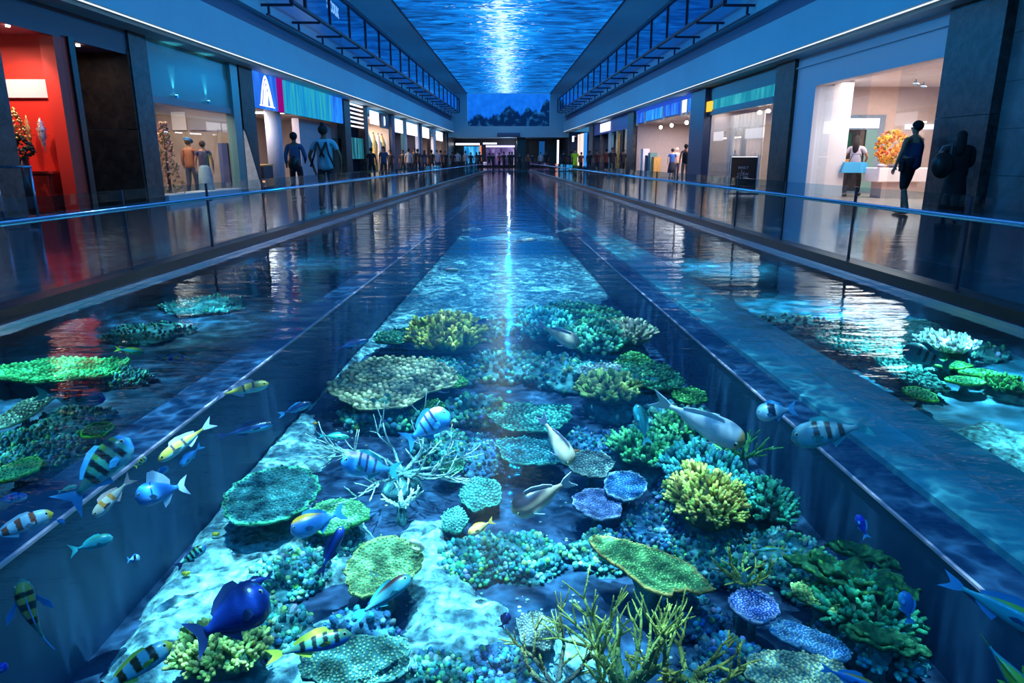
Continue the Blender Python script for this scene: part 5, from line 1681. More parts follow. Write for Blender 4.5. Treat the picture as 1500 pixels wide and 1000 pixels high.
coral('bush', 1030, 746, 112, 84, 'yellow', 'dense golden bushy coral right of the centre', lift=.30, n=110, fing=5, fl=.085, fr=.017, bh=.34, dark=(.20, .30, .30), tip=(1.15, 1.1, .95))
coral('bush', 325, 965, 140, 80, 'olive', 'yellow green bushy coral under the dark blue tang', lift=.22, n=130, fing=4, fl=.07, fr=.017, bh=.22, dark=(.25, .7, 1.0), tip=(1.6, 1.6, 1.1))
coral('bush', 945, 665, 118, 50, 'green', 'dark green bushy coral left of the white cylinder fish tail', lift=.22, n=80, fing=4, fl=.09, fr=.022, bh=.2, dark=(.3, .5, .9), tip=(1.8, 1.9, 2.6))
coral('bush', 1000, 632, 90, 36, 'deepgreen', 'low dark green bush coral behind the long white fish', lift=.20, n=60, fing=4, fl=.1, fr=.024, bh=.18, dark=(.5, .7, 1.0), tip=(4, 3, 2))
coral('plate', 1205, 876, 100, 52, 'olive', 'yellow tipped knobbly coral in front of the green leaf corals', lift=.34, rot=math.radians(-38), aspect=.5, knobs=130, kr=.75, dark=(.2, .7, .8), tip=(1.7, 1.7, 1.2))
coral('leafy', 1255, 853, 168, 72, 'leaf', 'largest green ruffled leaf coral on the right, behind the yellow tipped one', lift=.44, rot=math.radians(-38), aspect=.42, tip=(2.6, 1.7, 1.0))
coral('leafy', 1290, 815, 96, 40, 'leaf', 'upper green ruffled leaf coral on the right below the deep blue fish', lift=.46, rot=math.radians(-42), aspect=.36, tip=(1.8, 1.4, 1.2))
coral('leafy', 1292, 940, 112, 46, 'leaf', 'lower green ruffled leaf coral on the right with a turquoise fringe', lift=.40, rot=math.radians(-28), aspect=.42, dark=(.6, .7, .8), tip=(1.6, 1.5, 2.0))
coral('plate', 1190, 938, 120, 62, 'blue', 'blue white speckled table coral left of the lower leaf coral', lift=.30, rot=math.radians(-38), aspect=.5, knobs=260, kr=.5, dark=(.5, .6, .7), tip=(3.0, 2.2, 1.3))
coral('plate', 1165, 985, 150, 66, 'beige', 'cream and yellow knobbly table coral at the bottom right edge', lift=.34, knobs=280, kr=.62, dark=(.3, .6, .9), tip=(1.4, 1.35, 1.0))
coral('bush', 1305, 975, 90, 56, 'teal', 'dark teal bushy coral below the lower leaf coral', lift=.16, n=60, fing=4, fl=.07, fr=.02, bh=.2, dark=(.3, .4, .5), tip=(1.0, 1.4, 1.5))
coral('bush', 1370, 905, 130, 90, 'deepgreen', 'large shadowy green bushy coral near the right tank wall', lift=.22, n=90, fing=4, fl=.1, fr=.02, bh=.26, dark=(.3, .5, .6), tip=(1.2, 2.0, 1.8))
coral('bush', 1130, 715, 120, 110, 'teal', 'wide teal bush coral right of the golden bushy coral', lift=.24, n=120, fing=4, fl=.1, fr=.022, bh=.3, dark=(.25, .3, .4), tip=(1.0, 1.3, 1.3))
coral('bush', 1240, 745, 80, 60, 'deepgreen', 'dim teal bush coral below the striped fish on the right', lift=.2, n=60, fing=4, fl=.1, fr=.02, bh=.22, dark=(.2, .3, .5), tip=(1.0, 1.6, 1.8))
# reef rock clumps
for (px, py, w, h, c, kn, lab) in (
        (700, 800, 110, 56, 'rock', 260, 'rough turquoise reef rock right of the centre sand'), (770, 795, 110, 60, 'rock', 240, 'rough teal reef rock above the sparkling spot'),
        (880, 790, 80, 44, 'rock', 160, 'small teal reef rock left of the slanting olive coral'), (648, 640, 90, 40, 'rock', 200, 'turquoise reef rock below the upright striped fish'),
        (720, 650, 110, 50, 'rockblue', 220, 'pale blue reef rock left of the dark teal table coral'), (850, 640, 100, 40, 'rockblue', 160, 'blue reef rock behind the small tan fish'),
        (960, 755, 110, 60, 'rockblue', 220, 'blue reef rock left of the golden bushy coral'), (1020, 690, 120, 50, 'rockblue', 200, 'blue reef rock behind the golden bushy coral'),
        (1050, 800, 130, 60, 'rock', 200, 'dark reef rock below the golden bushy coral'), (430, 815, 110, 60, 'rock', 240, 'pale green reef rock in front of the orange backed fish'),
        (530, 900, 120, 30, 'rockblue', 40, 'flat dark reef rock under the olive table coral'), (490, 780, 90, 50, 'rock', 160, 'dark reef rock under the green speckled table coral'),
        (640, 965, 90, 50, 'rock', 160, 'white crusted reef rock in the middle foreground'), (730, 960, 100, 60, 'rockblue', 160, 'blue crusted reef rock left of the dark branch coral'),
        (1010, 880, 90, 50, 'rockblue', 130, 'dark blue reef rock under the slanting olive coral'), (1080, 950, 100, 60, 'rockblue', 180, 'dark blue reef rock right of the large yellow staghorn'),
        (1250, 905, 130, 60, 'rock', 160, 'dark reef rock between the green leaf corals'), (1150, 790, 110, 60, 'rock', 160, 'dark teal reef rock left of the upper leaf coral'),
        (1350, 820, 120, 60, 'rock', 120, 'dim reef rock at the foot of the right tank wall'), (1060, 640, 90, 30, 'rock', 140, 'dim reef rock under the long white fish'),
        (400, 900, 90, 50, 'rock', 160, 'turquoise crusted reef rock right of the dark blue tang'), (1180, 690, 110, 40, 'rockblue', 120, 'dim blue reef rock under the banded fish on the right')):
    coral('rock', px, py, w, h, c, lab, lift=.20, knobs=int(kn * 2.4), cat='rock', kr=.02)
# under the far half of the tank
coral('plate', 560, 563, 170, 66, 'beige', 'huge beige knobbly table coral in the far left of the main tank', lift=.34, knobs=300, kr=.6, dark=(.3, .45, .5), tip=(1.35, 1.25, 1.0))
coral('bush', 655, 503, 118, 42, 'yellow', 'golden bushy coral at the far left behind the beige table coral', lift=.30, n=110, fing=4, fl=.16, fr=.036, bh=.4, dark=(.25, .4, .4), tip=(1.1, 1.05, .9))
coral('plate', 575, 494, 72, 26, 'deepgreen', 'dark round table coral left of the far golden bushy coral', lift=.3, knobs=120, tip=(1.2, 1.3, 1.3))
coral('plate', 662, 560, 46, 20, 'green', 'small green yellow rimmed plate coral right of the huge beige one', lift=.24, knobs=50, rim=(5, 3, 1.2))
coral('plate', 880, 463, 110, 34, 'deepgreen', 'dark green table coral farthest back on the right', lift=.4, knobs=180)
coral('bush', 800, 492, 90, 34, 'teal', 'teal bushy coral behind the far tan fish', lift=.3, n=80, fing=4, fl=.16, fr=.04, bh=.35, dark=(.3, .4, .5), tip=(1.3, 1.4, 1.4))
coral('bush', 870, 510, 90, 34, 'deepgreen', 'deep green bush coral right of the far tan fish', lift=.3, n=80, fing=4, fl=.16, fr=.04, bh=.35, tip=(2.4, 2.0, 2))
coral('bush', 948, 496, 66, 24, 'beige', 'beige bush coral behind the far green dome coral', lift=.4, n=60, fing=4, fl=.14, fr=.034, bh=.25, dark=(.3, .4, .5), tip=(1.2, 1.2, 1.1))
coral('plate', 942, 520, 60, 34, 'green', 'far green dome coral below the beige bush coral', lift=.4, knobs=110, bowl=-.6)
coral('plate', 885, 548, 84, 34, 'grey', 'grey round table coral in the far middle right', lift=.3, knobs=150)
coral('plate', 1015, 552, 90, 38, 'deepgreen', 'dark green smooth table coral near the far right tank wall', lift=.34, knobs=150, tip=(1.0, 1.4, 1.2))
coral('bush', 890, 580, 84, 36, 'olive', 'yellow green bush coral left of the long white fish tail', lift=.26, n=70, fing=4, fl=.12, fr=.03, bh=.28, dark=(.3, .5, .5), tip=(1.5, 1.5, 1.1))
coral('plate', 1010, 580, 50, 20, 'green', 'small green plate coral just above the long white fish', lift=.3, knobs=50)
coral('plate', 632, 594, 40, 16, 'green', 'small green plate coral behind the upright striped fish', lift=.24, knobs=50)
for (px, py, w, h, lab) in ((560, 590, 110, 30, 'reef rock below the huge beige table coral'), (740, 520, 120, 30, 'dim reef rock in the far middle of the tank'), (840, 530, 140, 34, 'dark reef rock below the far tan fish'), (980, 560, 120, 30, 'dark reef rock at the far right of the tank'), (640, 530, 110, 30, 'reef rock below the far golden bushy coral'), (700, 585, 90, 26, 'small reef rock behind the broad teal table coral'), (1000, 600, 110, 30, 'rock under the small green plate coral'), (690, 470, 100, 20, 'farthest reef rock on the left'), (820, 450, 120, 20, 'farthest reef rock in the middle')):
    coral('rock', px, py, w, h, 'rock', lab, lift=.28, knobs=340, cat='rock', kr=.035)

# ---- left side basin
ZB = -1.63
coral('plate', 85, 545, 190, 56, 'green', 'large rough green sheet coral in the left side basin', lift=.16, floor=ZB, rot=math.radians(20), aspect=.62, knobs=420, kr=.6, dark=(.3, .5, .6), tip=(1.3, 1.5, 1.6))
coral('plate', 33, 592, 42, 38, 'pale', 'white knobbly round coral left of the two banded fish', lift=.25, floor=ZB, knobs=110, bowl=-.5, tip=(1.5, 1.5, .9))
coral('plate', 26, 688, 56, 30, 'green', 'green plate coral with yellow edge at the left picture edge', lift=.14, floor=ZB, knobs=60, kr=.3, dark=(.8, .9, 1.2), rim=(5, 3, .8))
coral('plate', 142, 630, 40, 22, 'green', 'small green yellow edged plate coral in the left side basin', lift=.14, floor=ZB, knobs=40, kr=.3, rim=(3, 3, 1))
for (px, py, w, h, lab) in ((70, 625, 120, 60, 'rough turquoise reef rock behind the big banded fish'), (60, 655, 100, 40, 'low turquoise reef rock near the green plate corals'), (110, 600, 90, 30, 'turquoise reef rock under the teal banded fish'), (20, 640, 60, 50, 'turquoise reef rock at the left picture edge'), (180, 545, 70, 20, 'low rock at the right end of the green sheet coral'), (215, 480, 110, 26, 'far rock in the left side basin'), (300, 440, 110, 22, 'farther rock in the left side basin'), (380, 400, 90, 16, 'farthest rock in the left side basin')):
    coral('rock', px, py, w, h, 'rock', lab, lift=.14, floor=ZB, knobs=360, cat='rock', kr=.018)
coral('bush', 380, 405, 70, 20, 'olive', 'yellow green bush coral far back in the left side basin', lift=.1, floor=ZB, n=60, fl=.12, fr=.03, bh=.2)
# ---- right side basin
coral('plate', 1250, 500, 130, 44, 'teal', 'wide turquoise scaled table coral in the right side basin', lift=.20, floor=ZB, knobs=280, kr=.55, tip=(1.8, 1.9, 1.8))
coral('plate', 1320, 540, 50, 60, 'teal', 'turquoise scaled coral slope left of the striped far fish', lift=.16, floor=ZB, knobs=130, kr=.6, tip=(2.2, 1.9, 1.7))
coral('bush', 1385, 506, 86, 26, 'pale', 'white and rose branching coral in the right side basin', lift=.28, floor=ZB, n=70, fing=4, fl=.09, fr=.02, bh=.12, dark=(.5, .3, .35), tip=(1.3, 1.1, 1.1))
for k, (px, py, w, h) in enumerate(((1388, 534, 62, 14), (1432, 546, 48, 13), (1414, 558, 54, 13), (1348, 578, 42, 20))):
    coral('plate', px, py, w, h, 'green', ('flat green disc coral nearest the striped far fish', 'flat green disc coral farthest right of the disc group', 'flat green disc coral lowest of the upper three discs', 'bright green disc coral alone on the ledge edge')[k], lift=.16, floor=ZB, knobs=50, kr=.3, dark=(1.0, 1.2, 1.8), rim=(4, 3, 1.5))
coral('bush', 1480, 566, 80, 30, 'green', 'green bushy coral at the right picture edge', lift=.12, floor=ZB, n=60, fing=4, fl=.06, fr=.016, bh=.1, tip=(2, 2, 2))
coral('rock', 1150, 470, 120, 26, 'rock', 'rock far back in the right side basin', lift=.14, floor=ZB, knobs=120, cat='rock')
coral('rock', 1480, 505, 110, 26, 'rock', 'rock at the right edge of the right side basin', lift=.14, floor=ZB, knobs=120, cat='rock')

# unseen spots added under the walkways to brighten the side basins
for (sd, v, e) in ((-1, 3.9, 330), (-1, 5.6, 420), (-1, 8.2, 420), (-1, 12, 380), (1, 5.6, 520), (1, 8.6, 480), (1, 12.5, 420), (1, 18, 320), (-1, 19, 260)):
    L = light('basin_fill', 'SPOT', S(sd, 6.0, v, -.2), e * .55, (.2, .8, 1.0), rot=(0, 0, 0), spot_size=math.radians(128), spot_blend=.8, shadow_soft_size=.02)
    caustic_nodes(L.data, 5.0, .5, .8, v)

# small shells, crumbs
ls = MB()
pts = [];
for i in range(13):
    a = -2.4 + i * .36; pts.append((math.cos(a) * .06, 0, .07 + math.sin(a) * .06))
ls.tube(pts, [.012 + .012 * i / 12 for i in range(13)], 8)
q = P(612, 806, ZT + .40)
o = ls.build('loop_shell', mat('shell', (.85, .72, .5), .3, var=.4, vscale=14), loc=q); o.rotation_euler = (.5, 0, -.4); tag(o, 'cream and orange loop shaped shell on the rim of the olive table coral', 'shell')
for k, (px, py, c) in enumerate(((462, 622, (.8, .35, .08)), (316, 785, (.8, .55, .05)), (272, 843, (.8, .6, .05)), (550, 918, (.8, .35, .05)), (843, 663, (.9, .25, .05)))):
    q = P(px, py, ZT + .09 if k < 4 else ZT + .32)
    mb = MB(); mb.ell((0, 0, .02), (.035, .02, .02), 8, 5); mb.ell((.03, 0, .03), (.015, .012, .012), 6, 4)
    o = mb.build('sea_snail', mat('snail%d' % k, c, .4), loc=q); tag(o, ('tiny orange sea snail by the slender green fish', 'tiny yellow sea snail high on the left sand strip', 'tiny yellow sea snail low on the left sand strip', 'tiny orange sea snail below the brown finned fish', 'tiny orange red snail on the grey green table coral')[k], 'snail')
# loose pale crumbs scattered on the floor: nobody could count them
mb = MB(); rnd = random.Random(5)
for i in range(2600):
    y = rnd.uniform(3.2, 16); x = rnd.uniform(-2.9, 2.9) * (1 - .0096 * y); n_ = noise.noise(Vector((x * .8, y * .8, 4)))
    if n_ < -.05: continue
    r = rnd.uniform(.004, .017)
    c = rnd.choice(((.9, .95, .9), (.6, .8, .7), (.9, .75, .5), (.4, .7, .6), (.3, .5, .7)))
    mb.ell((x, y, ZT + .004), (r * 1.3, r, r * .8), 5, 3, col=c)
o = mb.build('coral_rubble', coral_mat('rubble', (.8, .8, .8))); tag(o, 'loose pale coral crumbs strewn over the dark tank floor', 'rubble', kind='stuff')

# ================================================================== FISH
def fish_mat(name, base, belly, bands=(), band=(.02, .02, .02), back=None, head=None, tailc=None, rough=.28):
    """bands: list of (x0, x1) along the body, -0.5 tail .. 0.5 nose"""
    m, nt, b = new_mat(name)
    L = nt.links.new
    tc = nt.nodes.new('ShaderNodeTexCoord'); sp = nt.nodes.new('ShaderNodeSeparateXYZ'); L(tc.outputs['Generated'], sp.inputs[0])

    def rng(sock, a, b_, inv=False):
        r = nt.nodes.new('ShaderNodeMapRange'); r.interpolation_type = 'SMOOTHSTEP'
        r.inputs['From Min'].default_value = a; r.inputs['From Max'].default_value = b_
        if inv: r.inputs['To Min'].default_value = 1; r.inputs['To Max'].default_value = 0
        L(sock, r.inputs[0]); return r.outputs[0]

    def mix(f, a, c):
        x = nt.nodes.new('ShaderNodeMixRGB'); L(f, x.inputs[0])
        if isinstance(a, tuple): x.inputs[1].default_value = (*a, 1)
        else: L(a, x.inputs[1])
        x.inputs[2].default_value = (*c, 1); return x.outputs[0]
    cur = mix(rng(sp.outputs[2], .25, .5, True), base, belly)
    if back: cur = mix(rng(sp.outputs[2], .66, .86), cur, back)
    n = nt.nodes.new('ShaderNodeTexNoise'); n.inputs['Scale'].default_value = 7; L(tc.outputs['Generated'], n.inputs['Vector'])
    wv = nt.nodes.new('ShaderNodeMath'); wv.operation = 'MULTIPLY_ADD'; wv.inputs[1].default_value = .05; L(n.outputs['Fac'], wv.inputs[0]); L(sp.outputs[0], wv.inputs[2])
    sock = wv.outputs[0]
    for (a, c) in bands:
        a_, c_ = a + .525, c + .525
        mu = nt.nodes.new('ShaderNodeMath'); mu.operation = 'MULTIPLY'
        L(rng(sock, a_ - .012, a_ + .012), mu.inputs[0]); L(rng(sock, c_ - .012, c_ + .012, True), mu.inputs[1])
        m2 = nt.nodes.new('ShaderNodeMath'); m2.operation = 'MULTIPLY'; L(mu.outputs[0], m2.inputs[0]); L(rng(sp.outputs[2], .16, .28), m2.inputs[1])
        cur = mix(m2.outputs[0], cur, band)
    if head: cur = mix(rng(sp.outputs[0], .86, .93), cur, head)
    L(cur, b.inputs['Base Color'])
    b.inputs['Roughness'].default_value = rough
    v = nt.nodes.new('ShaderNodeTexVoronoi'); v.inputs['Scale'].default_value = 90; L(tc.outputs['Object'], v.inputs['Vector'])
    bp = nt.nodes.new('ShaderNodeBump'); bp.inputs['Strength'].default_value = .15; bp.inputs['Distance'].default_value = .003; L(v.outputs['Distance'], bp.inputs['Height']); L(bp.outputs[0], b.inputs['Normal'])
    return m


FE = mat('fish_eye_ring', (.75, .7, .4), .15)
FP = mat('fish_pupil', (.005, .005, .008), .05)


def bend_fn(bend, L):
    def f(x, y, z):
        k = max(0.0, (.15 * L - x) / L)
        return (x, y + bend * L * k * k, z)
    return f


def fin_sheet(mb, outline, th=.003, fn=None, n=None):
    """thin solid fin from an outline in local x,z (y=0)"""
    vs = [(x, y - th, z) for x, y, z in outline] + [(x, y + th, z) for x, y, z in outline]
    k = len(outline)
    if fn: vs = [fn(*v) for v in vs]
    fs = [tuple(range(k)), tuple(range(2 * k - 1, k - 1, -1))]
    for i in range(k): fs.append((i, i + k, (i + 1) % k + k, (i + 1) % k))
    mb.add(vs, fs, 0, False)


def fish(a, b, z, m, finm, label, ratio=.33, kind='side', bend=0.0, fork=.5, width=.42, dorsal=.5, roll=0.0, name='fish', cat='fish', pect=.16, yaw=0.0, group=None):
    """a = nose pixel, b = tail pixel (photo), z = height of its middle in the tank"""
    mx_, my_ = (a[0] + b[0]) / 2, (a[1] + b[1]) / 2
    c = P(mx_, my_, z); d = depth_of(c)
    L = math.hypot(a[0] - b[0], a[1] - b[1]) * d / FPX
    right = CAM_R @ Vector((1, 0, 0)); upv = CAM_R @ Vector((0, 1, 0)); tocam = (Vector((0, 0, HC)) - c).normalized()
    X = (right * (a[0] - b[0]) - upv * (a[1] - b[1])).normalized()
    X = (X - tocam * X.dot(tocam)).normalized()
    if kind in ('side', 'roll'):
        side = tocam
        Z = X.cross(side).normalized()
        if Z.dot(upv) < 0: Z = -Z
    else:
        Z = tocam
    Y = Z.cross(X).normalized()
    R = Matrix((X, Y, Z)).transposed()
    if kind == 'roll':            # back turned towards the viewer
        roll = (1 if Y.dot(tocam) < 0 else -1) * math.radians(48)
    R = R @ Matrix.Rotation(roll, 3, 'X') @ Matrix.Rotation(yaw, 3, 'Z')
    root = empty(name, c, R.to_euler()); tag(root, label, cat, group)
    bf = bend_fn(bend, L)
    # body
    BL = L * .80; x0 = L * .5
    N = 15; SG = 14
    vs = []; fs = []
    for i in range(N + 1):
        f = i / N
        prof = (math.sin(PI * min(1, f * 1.02) ** .62) ** .85) if f < 1 else 0
        prof = max(prof, .0) * (1 - .0 * f)
        hh = L * ratio * .5 * max(prof, .02 if i == 0 else .0)
        if f > .75: hh = max(hh, L * ratio * .5 * .20)
        ww = hh * width / .5 * (1 - .35 * f)
        if i == 0: hh = ww = L * ratio * .03
        x = x0 - BL * f
        for j in range(SG):
            an = 2 * PI * j / SG
            cz = math.sin(an); cy = math.cos(an)
            vs.append(bf(x, cy * ww, cz * hh * (1.0 if cz > 0 else .92)))
        if i:
            o = (i - 1) * SG
            for j in range(SG): fs.append((o + j, o + (j + 1) % SG, o + SG + (j + 1) % SG, o + SG + j))
    fs.append(tuple(range(SG - 1, -1, -1))); fs.append(tuple(N * SG + j for j in range(SG)))
    mb = MB(); mb.add(vs, fs, 0, True)
    mb.build('body', m, root)
    H = L * ratio * .5
    tx = x0 - BL + L * .015
    mb = MB()
    fin_sheet(mb, [(tx, 0, H * .18), (tx - L * .07, 0, H * .5), (tx - L * .21, 0, H * (.55 + fork * .6)), (tx - L * .14, 0, H * .25), (tx - L * (.12 if fork > .2 else .2), 0, 0), (tx - L * .14, 0, -H * .25), (tx - L * .21, 0, -H * (.55 + fork * .6)), (tx - L * .07, 0, -H * .5), (tx, 0, -H * .18)], L * .006, bf)
    mb.build('tail_fin', finm, root)
    mb = MB()
    zt = H * .93
    fin_sheet(mb, [(x0 - BL * .30, 0, zt * .9), (x0 - BL * .36, 0, zt + H * dorsal * .9), (x0 - BL * .5, 0, zt + H * dorsal), (x0 - BL * .72, 0, zt * .72 + H * dorsal * .7), (x0 - BL * .84, 0, zt * .42 + H * dorsal * .4), (x0 - BL * .82, 0, zt * .3), (x0 - BL * .55, 0, zt * .7)], L * .005, bf)
    mb.build('dorsal_fin', finm, root)
    mb = MB()
    fin_sheet(mb, [(x0 - BL * .58, 0, -zt * .7), (x0 - BL * .62, 0, -zt - H * dorsal * .5), (x0 - BL * .74, 0, -zt * .6 - H * dorsal * .5), (x0 - BL * .84, 0, -zt * .4), (x0 - BL * .8, 0, -zt * .2)], L * .005, bf)
    mb.build('anal_fin', finm, root)
    for s in (-1, 1):
        mb = MB()
        px0 = x0 - BL * .30; py0 = s * H * width * 1.55
        q = [(px0, py0, -H * .12), (px0 - L * pect * .6, py0 + s * L * pect * .55, -H * .05), (px0 - L * pect, py0 + s * L * pect * .6, -H * .28), (px0 - L * pect * .7, py0 + s * L * pect * .25, -H * .5), (px0 - L * .02, py0, -H * .4)]
        fin_sheet(mb, q, L * .004)
        mb.build('pectoral_fin', finm, root)
    for s in (-1, 1):
        ex = x0 - BL * .11; prof = math.sin(PI * .11 ** .62) ** .85
        ey = s * L * ratio * .5 * prof * width / .5 * .93 * .86
        ez = H * .22
        er = L * .021 + H * .05
        mb = MB(); mb.ell((ex, ey, ez), (er, er * .5, er), 10, 6); e = mb.build('eye', FE, root)
        mb = MB(); mb.ell((ex, ey + s * er * .32, ez), (er * .6, er * .3, er * .6), 8, 5); mb.build('pupil', FP, e)
    return root


T = {}
T['sergeant'] = fish_mat('banded_green', (.03, .22, .18), (.05, .45, .6), [(-.28, -.2), (-.12, -.03), (.05, .14), (.22, .31)], (.004, .008, .012), back=(.04, .16, .03), head=(.05, .25, .7))
T['tealband'] = fish_mat('banded_teal', (.03, .22, .35), (.05, .4, .6), [(-.22, -.12), (-.02, .08)], (.004, .006, .02), head=(.02, .08, .5))
T['orangeband'] = fish_mat('banded_orange', (.75, .48, .06), (.25, .6, .65), [(-.1, -.05), (.12, .17)], (.10, .05, .08), back=(.75, .5, .12))
T['blueplain'] = fish_mat('plain_blue', (.02, .22, .62), (.05, .42, .75))
T['slender'] = fish_mat('slender_dark', (.01, .04, .16), (.06, .45, .75), back=(.01, .015, .05))
T['whiteorange'] = fish_mat('white_orange', (.75, .55, .4), (.85, .8, .8), [(-.15, -.05), (.1, .2)], (.75, .25, .03))
T['tangblue'] = fish_mat('tang_bright', (.05, .28, .75), (.12, .4, .85), [(.1, .13)], (.01, .03, .15))
T['redband'] = fish_mat('red_banded_white', (.65, .8, .85), (.7, .85, .9), [(-.32, -.22), (-.1, .0), (.13, .22)], (.45, .07, .015), head=(.9, .5, .03))
T['bluewhite'] = fish_mat('blue_white', (.03, .2, .6), (.5, .8, .9), [(-.1, 0), (.15, .22)], (.01, .06, .3))
T['teal'] = fish_mat('teal_plain', (.02, .28, .33), (.05, .5, .55), back=(.03, .22, .16))
T['bw'] = fish_mat('black_white_small', (.35, .6, .75), (.5, .8, .9), [(-.1, .12)], (.005, .01, .03))
T['olive'] = fish_mat('olive_spotted', (.10, .25, .18), (.05, .4, .45), [(-.25, -.15), (-.02, .1), (.2, .28)], (.012, .02, .01), back=(.8, .4, .06))
T['darktang'] = fish_mat('dark_blue_tang', (.012, .045, .30), (.01, .03, .20), back=(.006, .02, .12))
T['brownband'] = fish_mat('brown_banded', (.25, .55, .6), (.3, .75, .85), [(-.3, -.2), (-.08, .03), (.16, .26)], (.07, .035, .008), head=(.45, .45, .04))
T['greenback'] = fish_mat('green_back_spotted', (.15, .38, .22), (.02, .25, .7), [(-.25, -.18), (-.08, -.01), (.08, .15), (.24, .31)], (.01, .02, .02), back=(.45, .4, .08))
T['orangeback'] = fish_mat('orange_back_blue', (.05, .25, .65), (.04, .35, .8), back=(.85, .38, .04))
T['barfish'] = fish_mat('white_barred_blue', (.06, .35, .8), (.04, .3, .8), [(-.22, -.17), (-.05, .0), (.1, .15)], (.05, .06, .15), back=(.75, .45, .65))
T['green'] = fish_mat('pale_green', (.08, .55, .4), (.1, .7, .6))
T['orange'] = fish_mat('orange_plain', (.85, .42, .10), (.7, .5, .3))
T['tan'] = fish_mat('tan_back', (.85, .60, .42), (.05, .50, .52), back=(.85, .56, .38), head=(.65, .35, .10))
T['darktan'] = fish_mat('dark_back', (.62, .38, .26), (.02, .45, .50), back=(.05, .035, .05))
T['whitefish'] = fish_mat('white_long', (.95, .84, .84), (.05, .60, .60), back=(.95, .86, .86), head=(.85, .42, .10))
T['purple'] = fish_mat('deep_blue', (.02, .03, .55), (.04, .08, .7), [(-.1, -.06), (.05, .09)], (.01, .01, .15))
T['edge'] = fish_mat('turquoise_yellow', (.03, .45, .50), (.05, .6, .6), back=(.65, .7, .05))
T['multi'] = fish_mat('orange_violet', (.75, .3, .12), (.7, .7, .75), [(-.25, -.1), (.2, .32)], (.10, .05, .5))
T['brown'] = fish_mat('brown_teal', (.08, .30, .36), (.08, .40, .5), back=(.14, .04, .03))
T['greyband'] = fish_mat('grey_banded', (.30, .50, .52), (.1, .5, .6), [(-.3, -.22), (-.12, -.04), (.06, .14)], (.10, .06, .05), head=(.02, .25, .30))
FM = {'b': mat('fin_blue', (.04, .30, .62), .4), 't': mat('fin_teal', (.04, .40, .42), .4), 'o': mat('fin_orange', (.80, .40, .08), .4), 'w': mat('fin_white', (.75, .78, .85), .4),
      'd': mat('fin_dark', (.01, .03, .12), .4), 'y': mat('fin_yellow', (.65, .62, .06), .4), 'v': mat('fin_mauve', (.50, .42, .62), .4), 'p': mat('fin_pink', (.75, .45, .4), .4)}

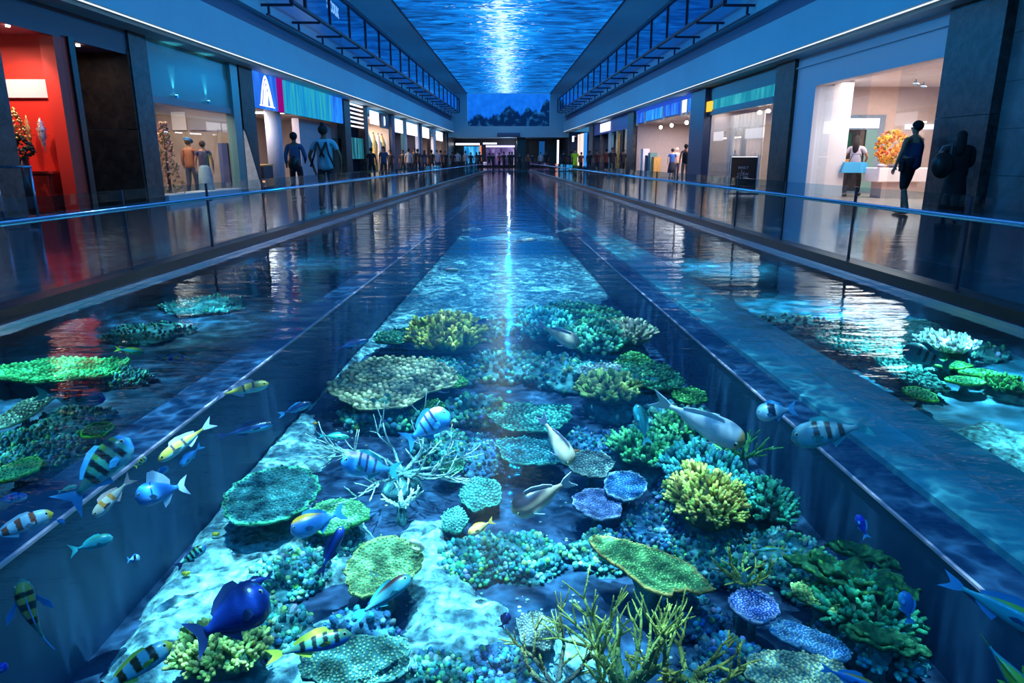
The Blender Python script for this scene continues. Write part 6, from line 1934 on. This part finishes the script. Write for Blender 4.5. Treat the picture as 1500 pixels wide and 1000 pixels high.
FISH = [
    ((186, 646), (102, 737), -.75, 'sergeant', 'b', 'large dark banded green fish pointing up on the left', .40, 'side', .0, .9),
    ((148, 584), (56, 577), -1.25, 'tealband', 't', 'teal fish with two black bands in the left side basin', .30, 'side', 0, .5),
    ((236, 673), (311, 618), -.8, 'orangeband', 'w', 'slim orange yellow banded fish left of the tank wall line', .20, 'side', .0, .8),
    ((265, 682), (295, 652), -1.0, 'blueplain', 'b', 'small plain blue fish under the slim orange banded one', .30, 'side', 0, .7),
    ((400, 620), (318, 640), -.9, 'slender', 'd', 'slender dark backed fish in front of the left tank wall', .17, 'side', 0, .3),
    ((140, 754), (192, 700), -.7, 'whiteorange', 'p', 'white and orange fish with a forked tail beside the big banded fish', .25, 'side', .1, .9),
    ((203, 728), (273, 710), -.8, 'tangblue', 'w', 'bright blue fish with white edged raised fins', .50, 'side', 0, .5),
    ((68, 755), (-25, 792), -.5, 'redband', 'w', 'white fish with orange red bands at the left picture edge', .27, 'side', 0, .5),
    ((36, 727), (-8, 734), -.9, 'bluewhite', 'b', 'small blue and white fish above the red banded fish', .32, 'side', 0, .5),
    ((161, 788), (106, 806), -.9, 'teal', 't', 'plain teal fish in the dark left water', .34, 'side', 0, .9),
    ((204, 817), (187, 820), -.9, 'bw', 'b', 'tiny black and white fish in the dark left water', .70, 'side', 0, .4),
    ((30, 848), (60, 958), -.6, 'olive', 'b', 'curved olive fish with an orange back in the lower left', .25, 'top', -.35, .3),
    ((388, 872), (286, 935), -1.1, 'darktang', 'd', 'large deep blue tang above the yellow green bushy coral', .62, 'side', 0, .4),
    ((243, 948), (140, 1018), -.9, 'brownband', 'y', 'white fish with brown bands and yellow head at the lower left', .27, 'side', 0, .5),
    ((299, 801), (260, 830), -1.5, 'sergeant', 'd', 'small dark green fish over the left sand strip', .34, 'side', 0, .4),
    ((513, 929), (392, 962), -1.3, 'greenback', 'y', 'long yellow backed fish with dark spots over the bottom table coral', .22, 'side', 0, .4),
    ((360, 858), (398, 843), -1.5, 'darktang', 'd', 'small black blue fish beside the head of the tang', .36, 'side', 0, .5),
    ((428, 778), (506, 748), -1.4, 'orangeback', 'b', 'blue fish with a glowing orange back over the green coral', .42, 'side', 0, .4),
    ((500, 676), (588, 690), -1.3, 'barfish', 't', 'blue barred fish swimming left over the white staghorn', .42, 'side', 0, .4),
    ((658, 604), (592, 648), -1.2, 'barfish', 'b', 'blue barred fish with mauve back tilted upward behind the staghorn', .50, 'side', 0, .6),
    ((511, 640), (466, 638), -1.4, 'green', 't', 'slender pale green fish behind the sand strip', .20, 'side', 0, .4),
    ((686, 782), (724, 761), -1.5, 'orange', 'o', 'little orange fish in the centre of the reef', .34, 'side', 0, .5),
    ((750, 750), (842, 700), -1.1, 'darktan', 'w', 'plump fish with dark back and tan flank in the centre', .42, 'roll', 0, .3),
    ((838, 680), (790, 606), -1.2, 'tan', 'v', 'tan backed fish with raised tail right of centre', .34, 'roll', .0, .4),
    ((1088, 648), (955, 582), -.85, 'whitefish', 'w', 'long white fish with an orange head on the right', .30, 'roll', .0, .5),
    ((849, 506), (784, 472), -.95, 'tan', 'v', 'far tan fish above the reef', .36, 'roll', 0, .4),
    ((932, 592), (949, 652), -1.1, 'teal', 't', 'thin teal fish upright left of the long white fish', .30, 'side', .2, .6),
    ((1162, 642), (1276, 622), -.8, 'greyband', 't', 'grey fish with dark bars and blue eye at the right tank wall', .36, 'side', 0, .6),
    ((1109, 606), (1166, 598), -.8, 'bw', 'b', 'pale fish with a big dark blue eye at the right tank wall', .50, 'side', 0, .4),
    ((1326, 512), (1392, 536), -1.2, 'greyband', 't', 'grey striped fish far back in the right side basin', .46, 'side', 0, .4),
    ((1256, 754), (1270, 788), -.8, 'purple', 'b', 'small vivid deep blue fish in the dark right water', .38, 'side', 0, .6),
    ((1324, 867), (1333, 913), -1.2, 'blueplain', 'b', 'rounded plain blue fish in front of the leaf corals', .46, 'side', 0, .2),
    ((1112, 806), (1150, 802), -1.3, 'green', 'y', 'tiny slim green fish above the yellow tuft', .18, 'side', 0, .6),
    ((1530, 925), (1392, 852), -.6, 'edge', 'b', 'turquoise blue streamlined fish cut by the right picture edge', .22, 'side', 0, .4),
    ((1502, 1012), (1440, 938), -.5, 'edge', 'y', 'turquoise fish with a yellow back at the bottom right corner', .30, 'top', .1, .8),
    ((1278, 1006), (1205, 978), -1.0, 'orangeback', 'b', 'fish with an orange back at the bottom edge on the right', .22, 'side', 0, .4),
    ((600, 845), (520, 905), -1.4, 'brown', 't', 'brown finned teal fish pointing from under the olive coral', .26, 'side', 0, .2),
    ((275, 526), (229, 525), -1.3, 'multi', 'v', 'tiny orange and violet fish far on the left', .24, 'side', 0, .4),
    ((209, 516), (170, 511), -1.3, 'edge', 'y', 'tiny yellow topped fish left of the orange and violet one', .26, 'side', 0, .5),
    ((392, 562), (316, 580), -.9, 'orangeband', 'v', 'slim yellow fish far on the left above the tank wall line', .22, 'side', 0, .6),
    ((502, 772), (468, 842), -1.4, 'darktang', 'd', 'dark blue narrow fish below the orange backed one', .22, 'side', .1, .4),
    ((745, 898), (734, 920), -1.5, 'darktang', 'd', 'tiny dark blue fish left of the grey round coral', .60, 'side', 0, .4),
    ((540, 498), (488, 512), -1.0, 'slender', 'd', 'dark slender fish far back on the left', .20, 'side', 0, .4),
    ((720, 470), (690, 474), -1.2, 'slender', 'd', 'small dark fish far back in the middle', .28, 'side', 0, .4),
    ((455, 590), (408, 608), -.9, 'slender', 'b', 'slender blue fish above the left sand strip', .26, 'side', 0, .3),
    ((8, 975), (-18, 990), -.8, 'purple', 'b', 'deep blue fish at the lower left corner', .5, 'side', 0, .3),
    ((110, 712), (86, 720), -1.0, 'green', 't', 'tiny pale green fish left of the big banded tail', .3, 'side', 0, .3),
    ((214, 670), (198, 684), -.9, 'olive', 'y', 'tiny olive yellow fish above the bright blue one', .4, 'side', 0, .3),
    ((245, 684), (228, 700), -1.0, 'blueplain', 'b', 'tiny blue fish right of the tiny olive yellow one', .45, 'side', 0, .3),
    ((95, 766), (80, 760), -1.0, 'blueplain', 'b', 'tiny blue fish left of the forked tail', .4, 'side', 0, .3),
    ((850, 337), (812, 339), -.35, 'whiteorange', 'w', 'pale fish near the surface, nearest of the far white ones', .16, 'side', 0, .3),
    ((790, 350), (735, 356), -.35, 'whiteorange', 'w', 'long pale fish near the surface in the far middle', .12, 'side', 0, .3),
    ((705, 336), (676, 337), -.35, 'whiteorange', 'w', 'small pale fish near the surface, left of the far pale ones', .18, 'side', 0, .3),
    ((752, 322), (738, 323), -.35, 'whiteorange', 'w', 'tiny pale fish near the surface, farthest away', .3, 'side', 0, .3),
    ((672, 396), (640, 394), -.5, 'tan', 'v', 'far tan fish left of the middle over the pale sand', .2, 'side', 0, .3),
]
for f in FISH:
    a, b, z, tm, fm, lab, ratio, kd, bend, fork = f
    fish(a, b, z, T[tm], FM[fm], lab, ratio, kd, bend, fork, width=(.42 if kd == 'side' else .5), dorsal=(.9 if tm == 'tangblue' else .30 if ratio > .25 else .6),
         pect=(.26 if tm == 'olive' else .16))
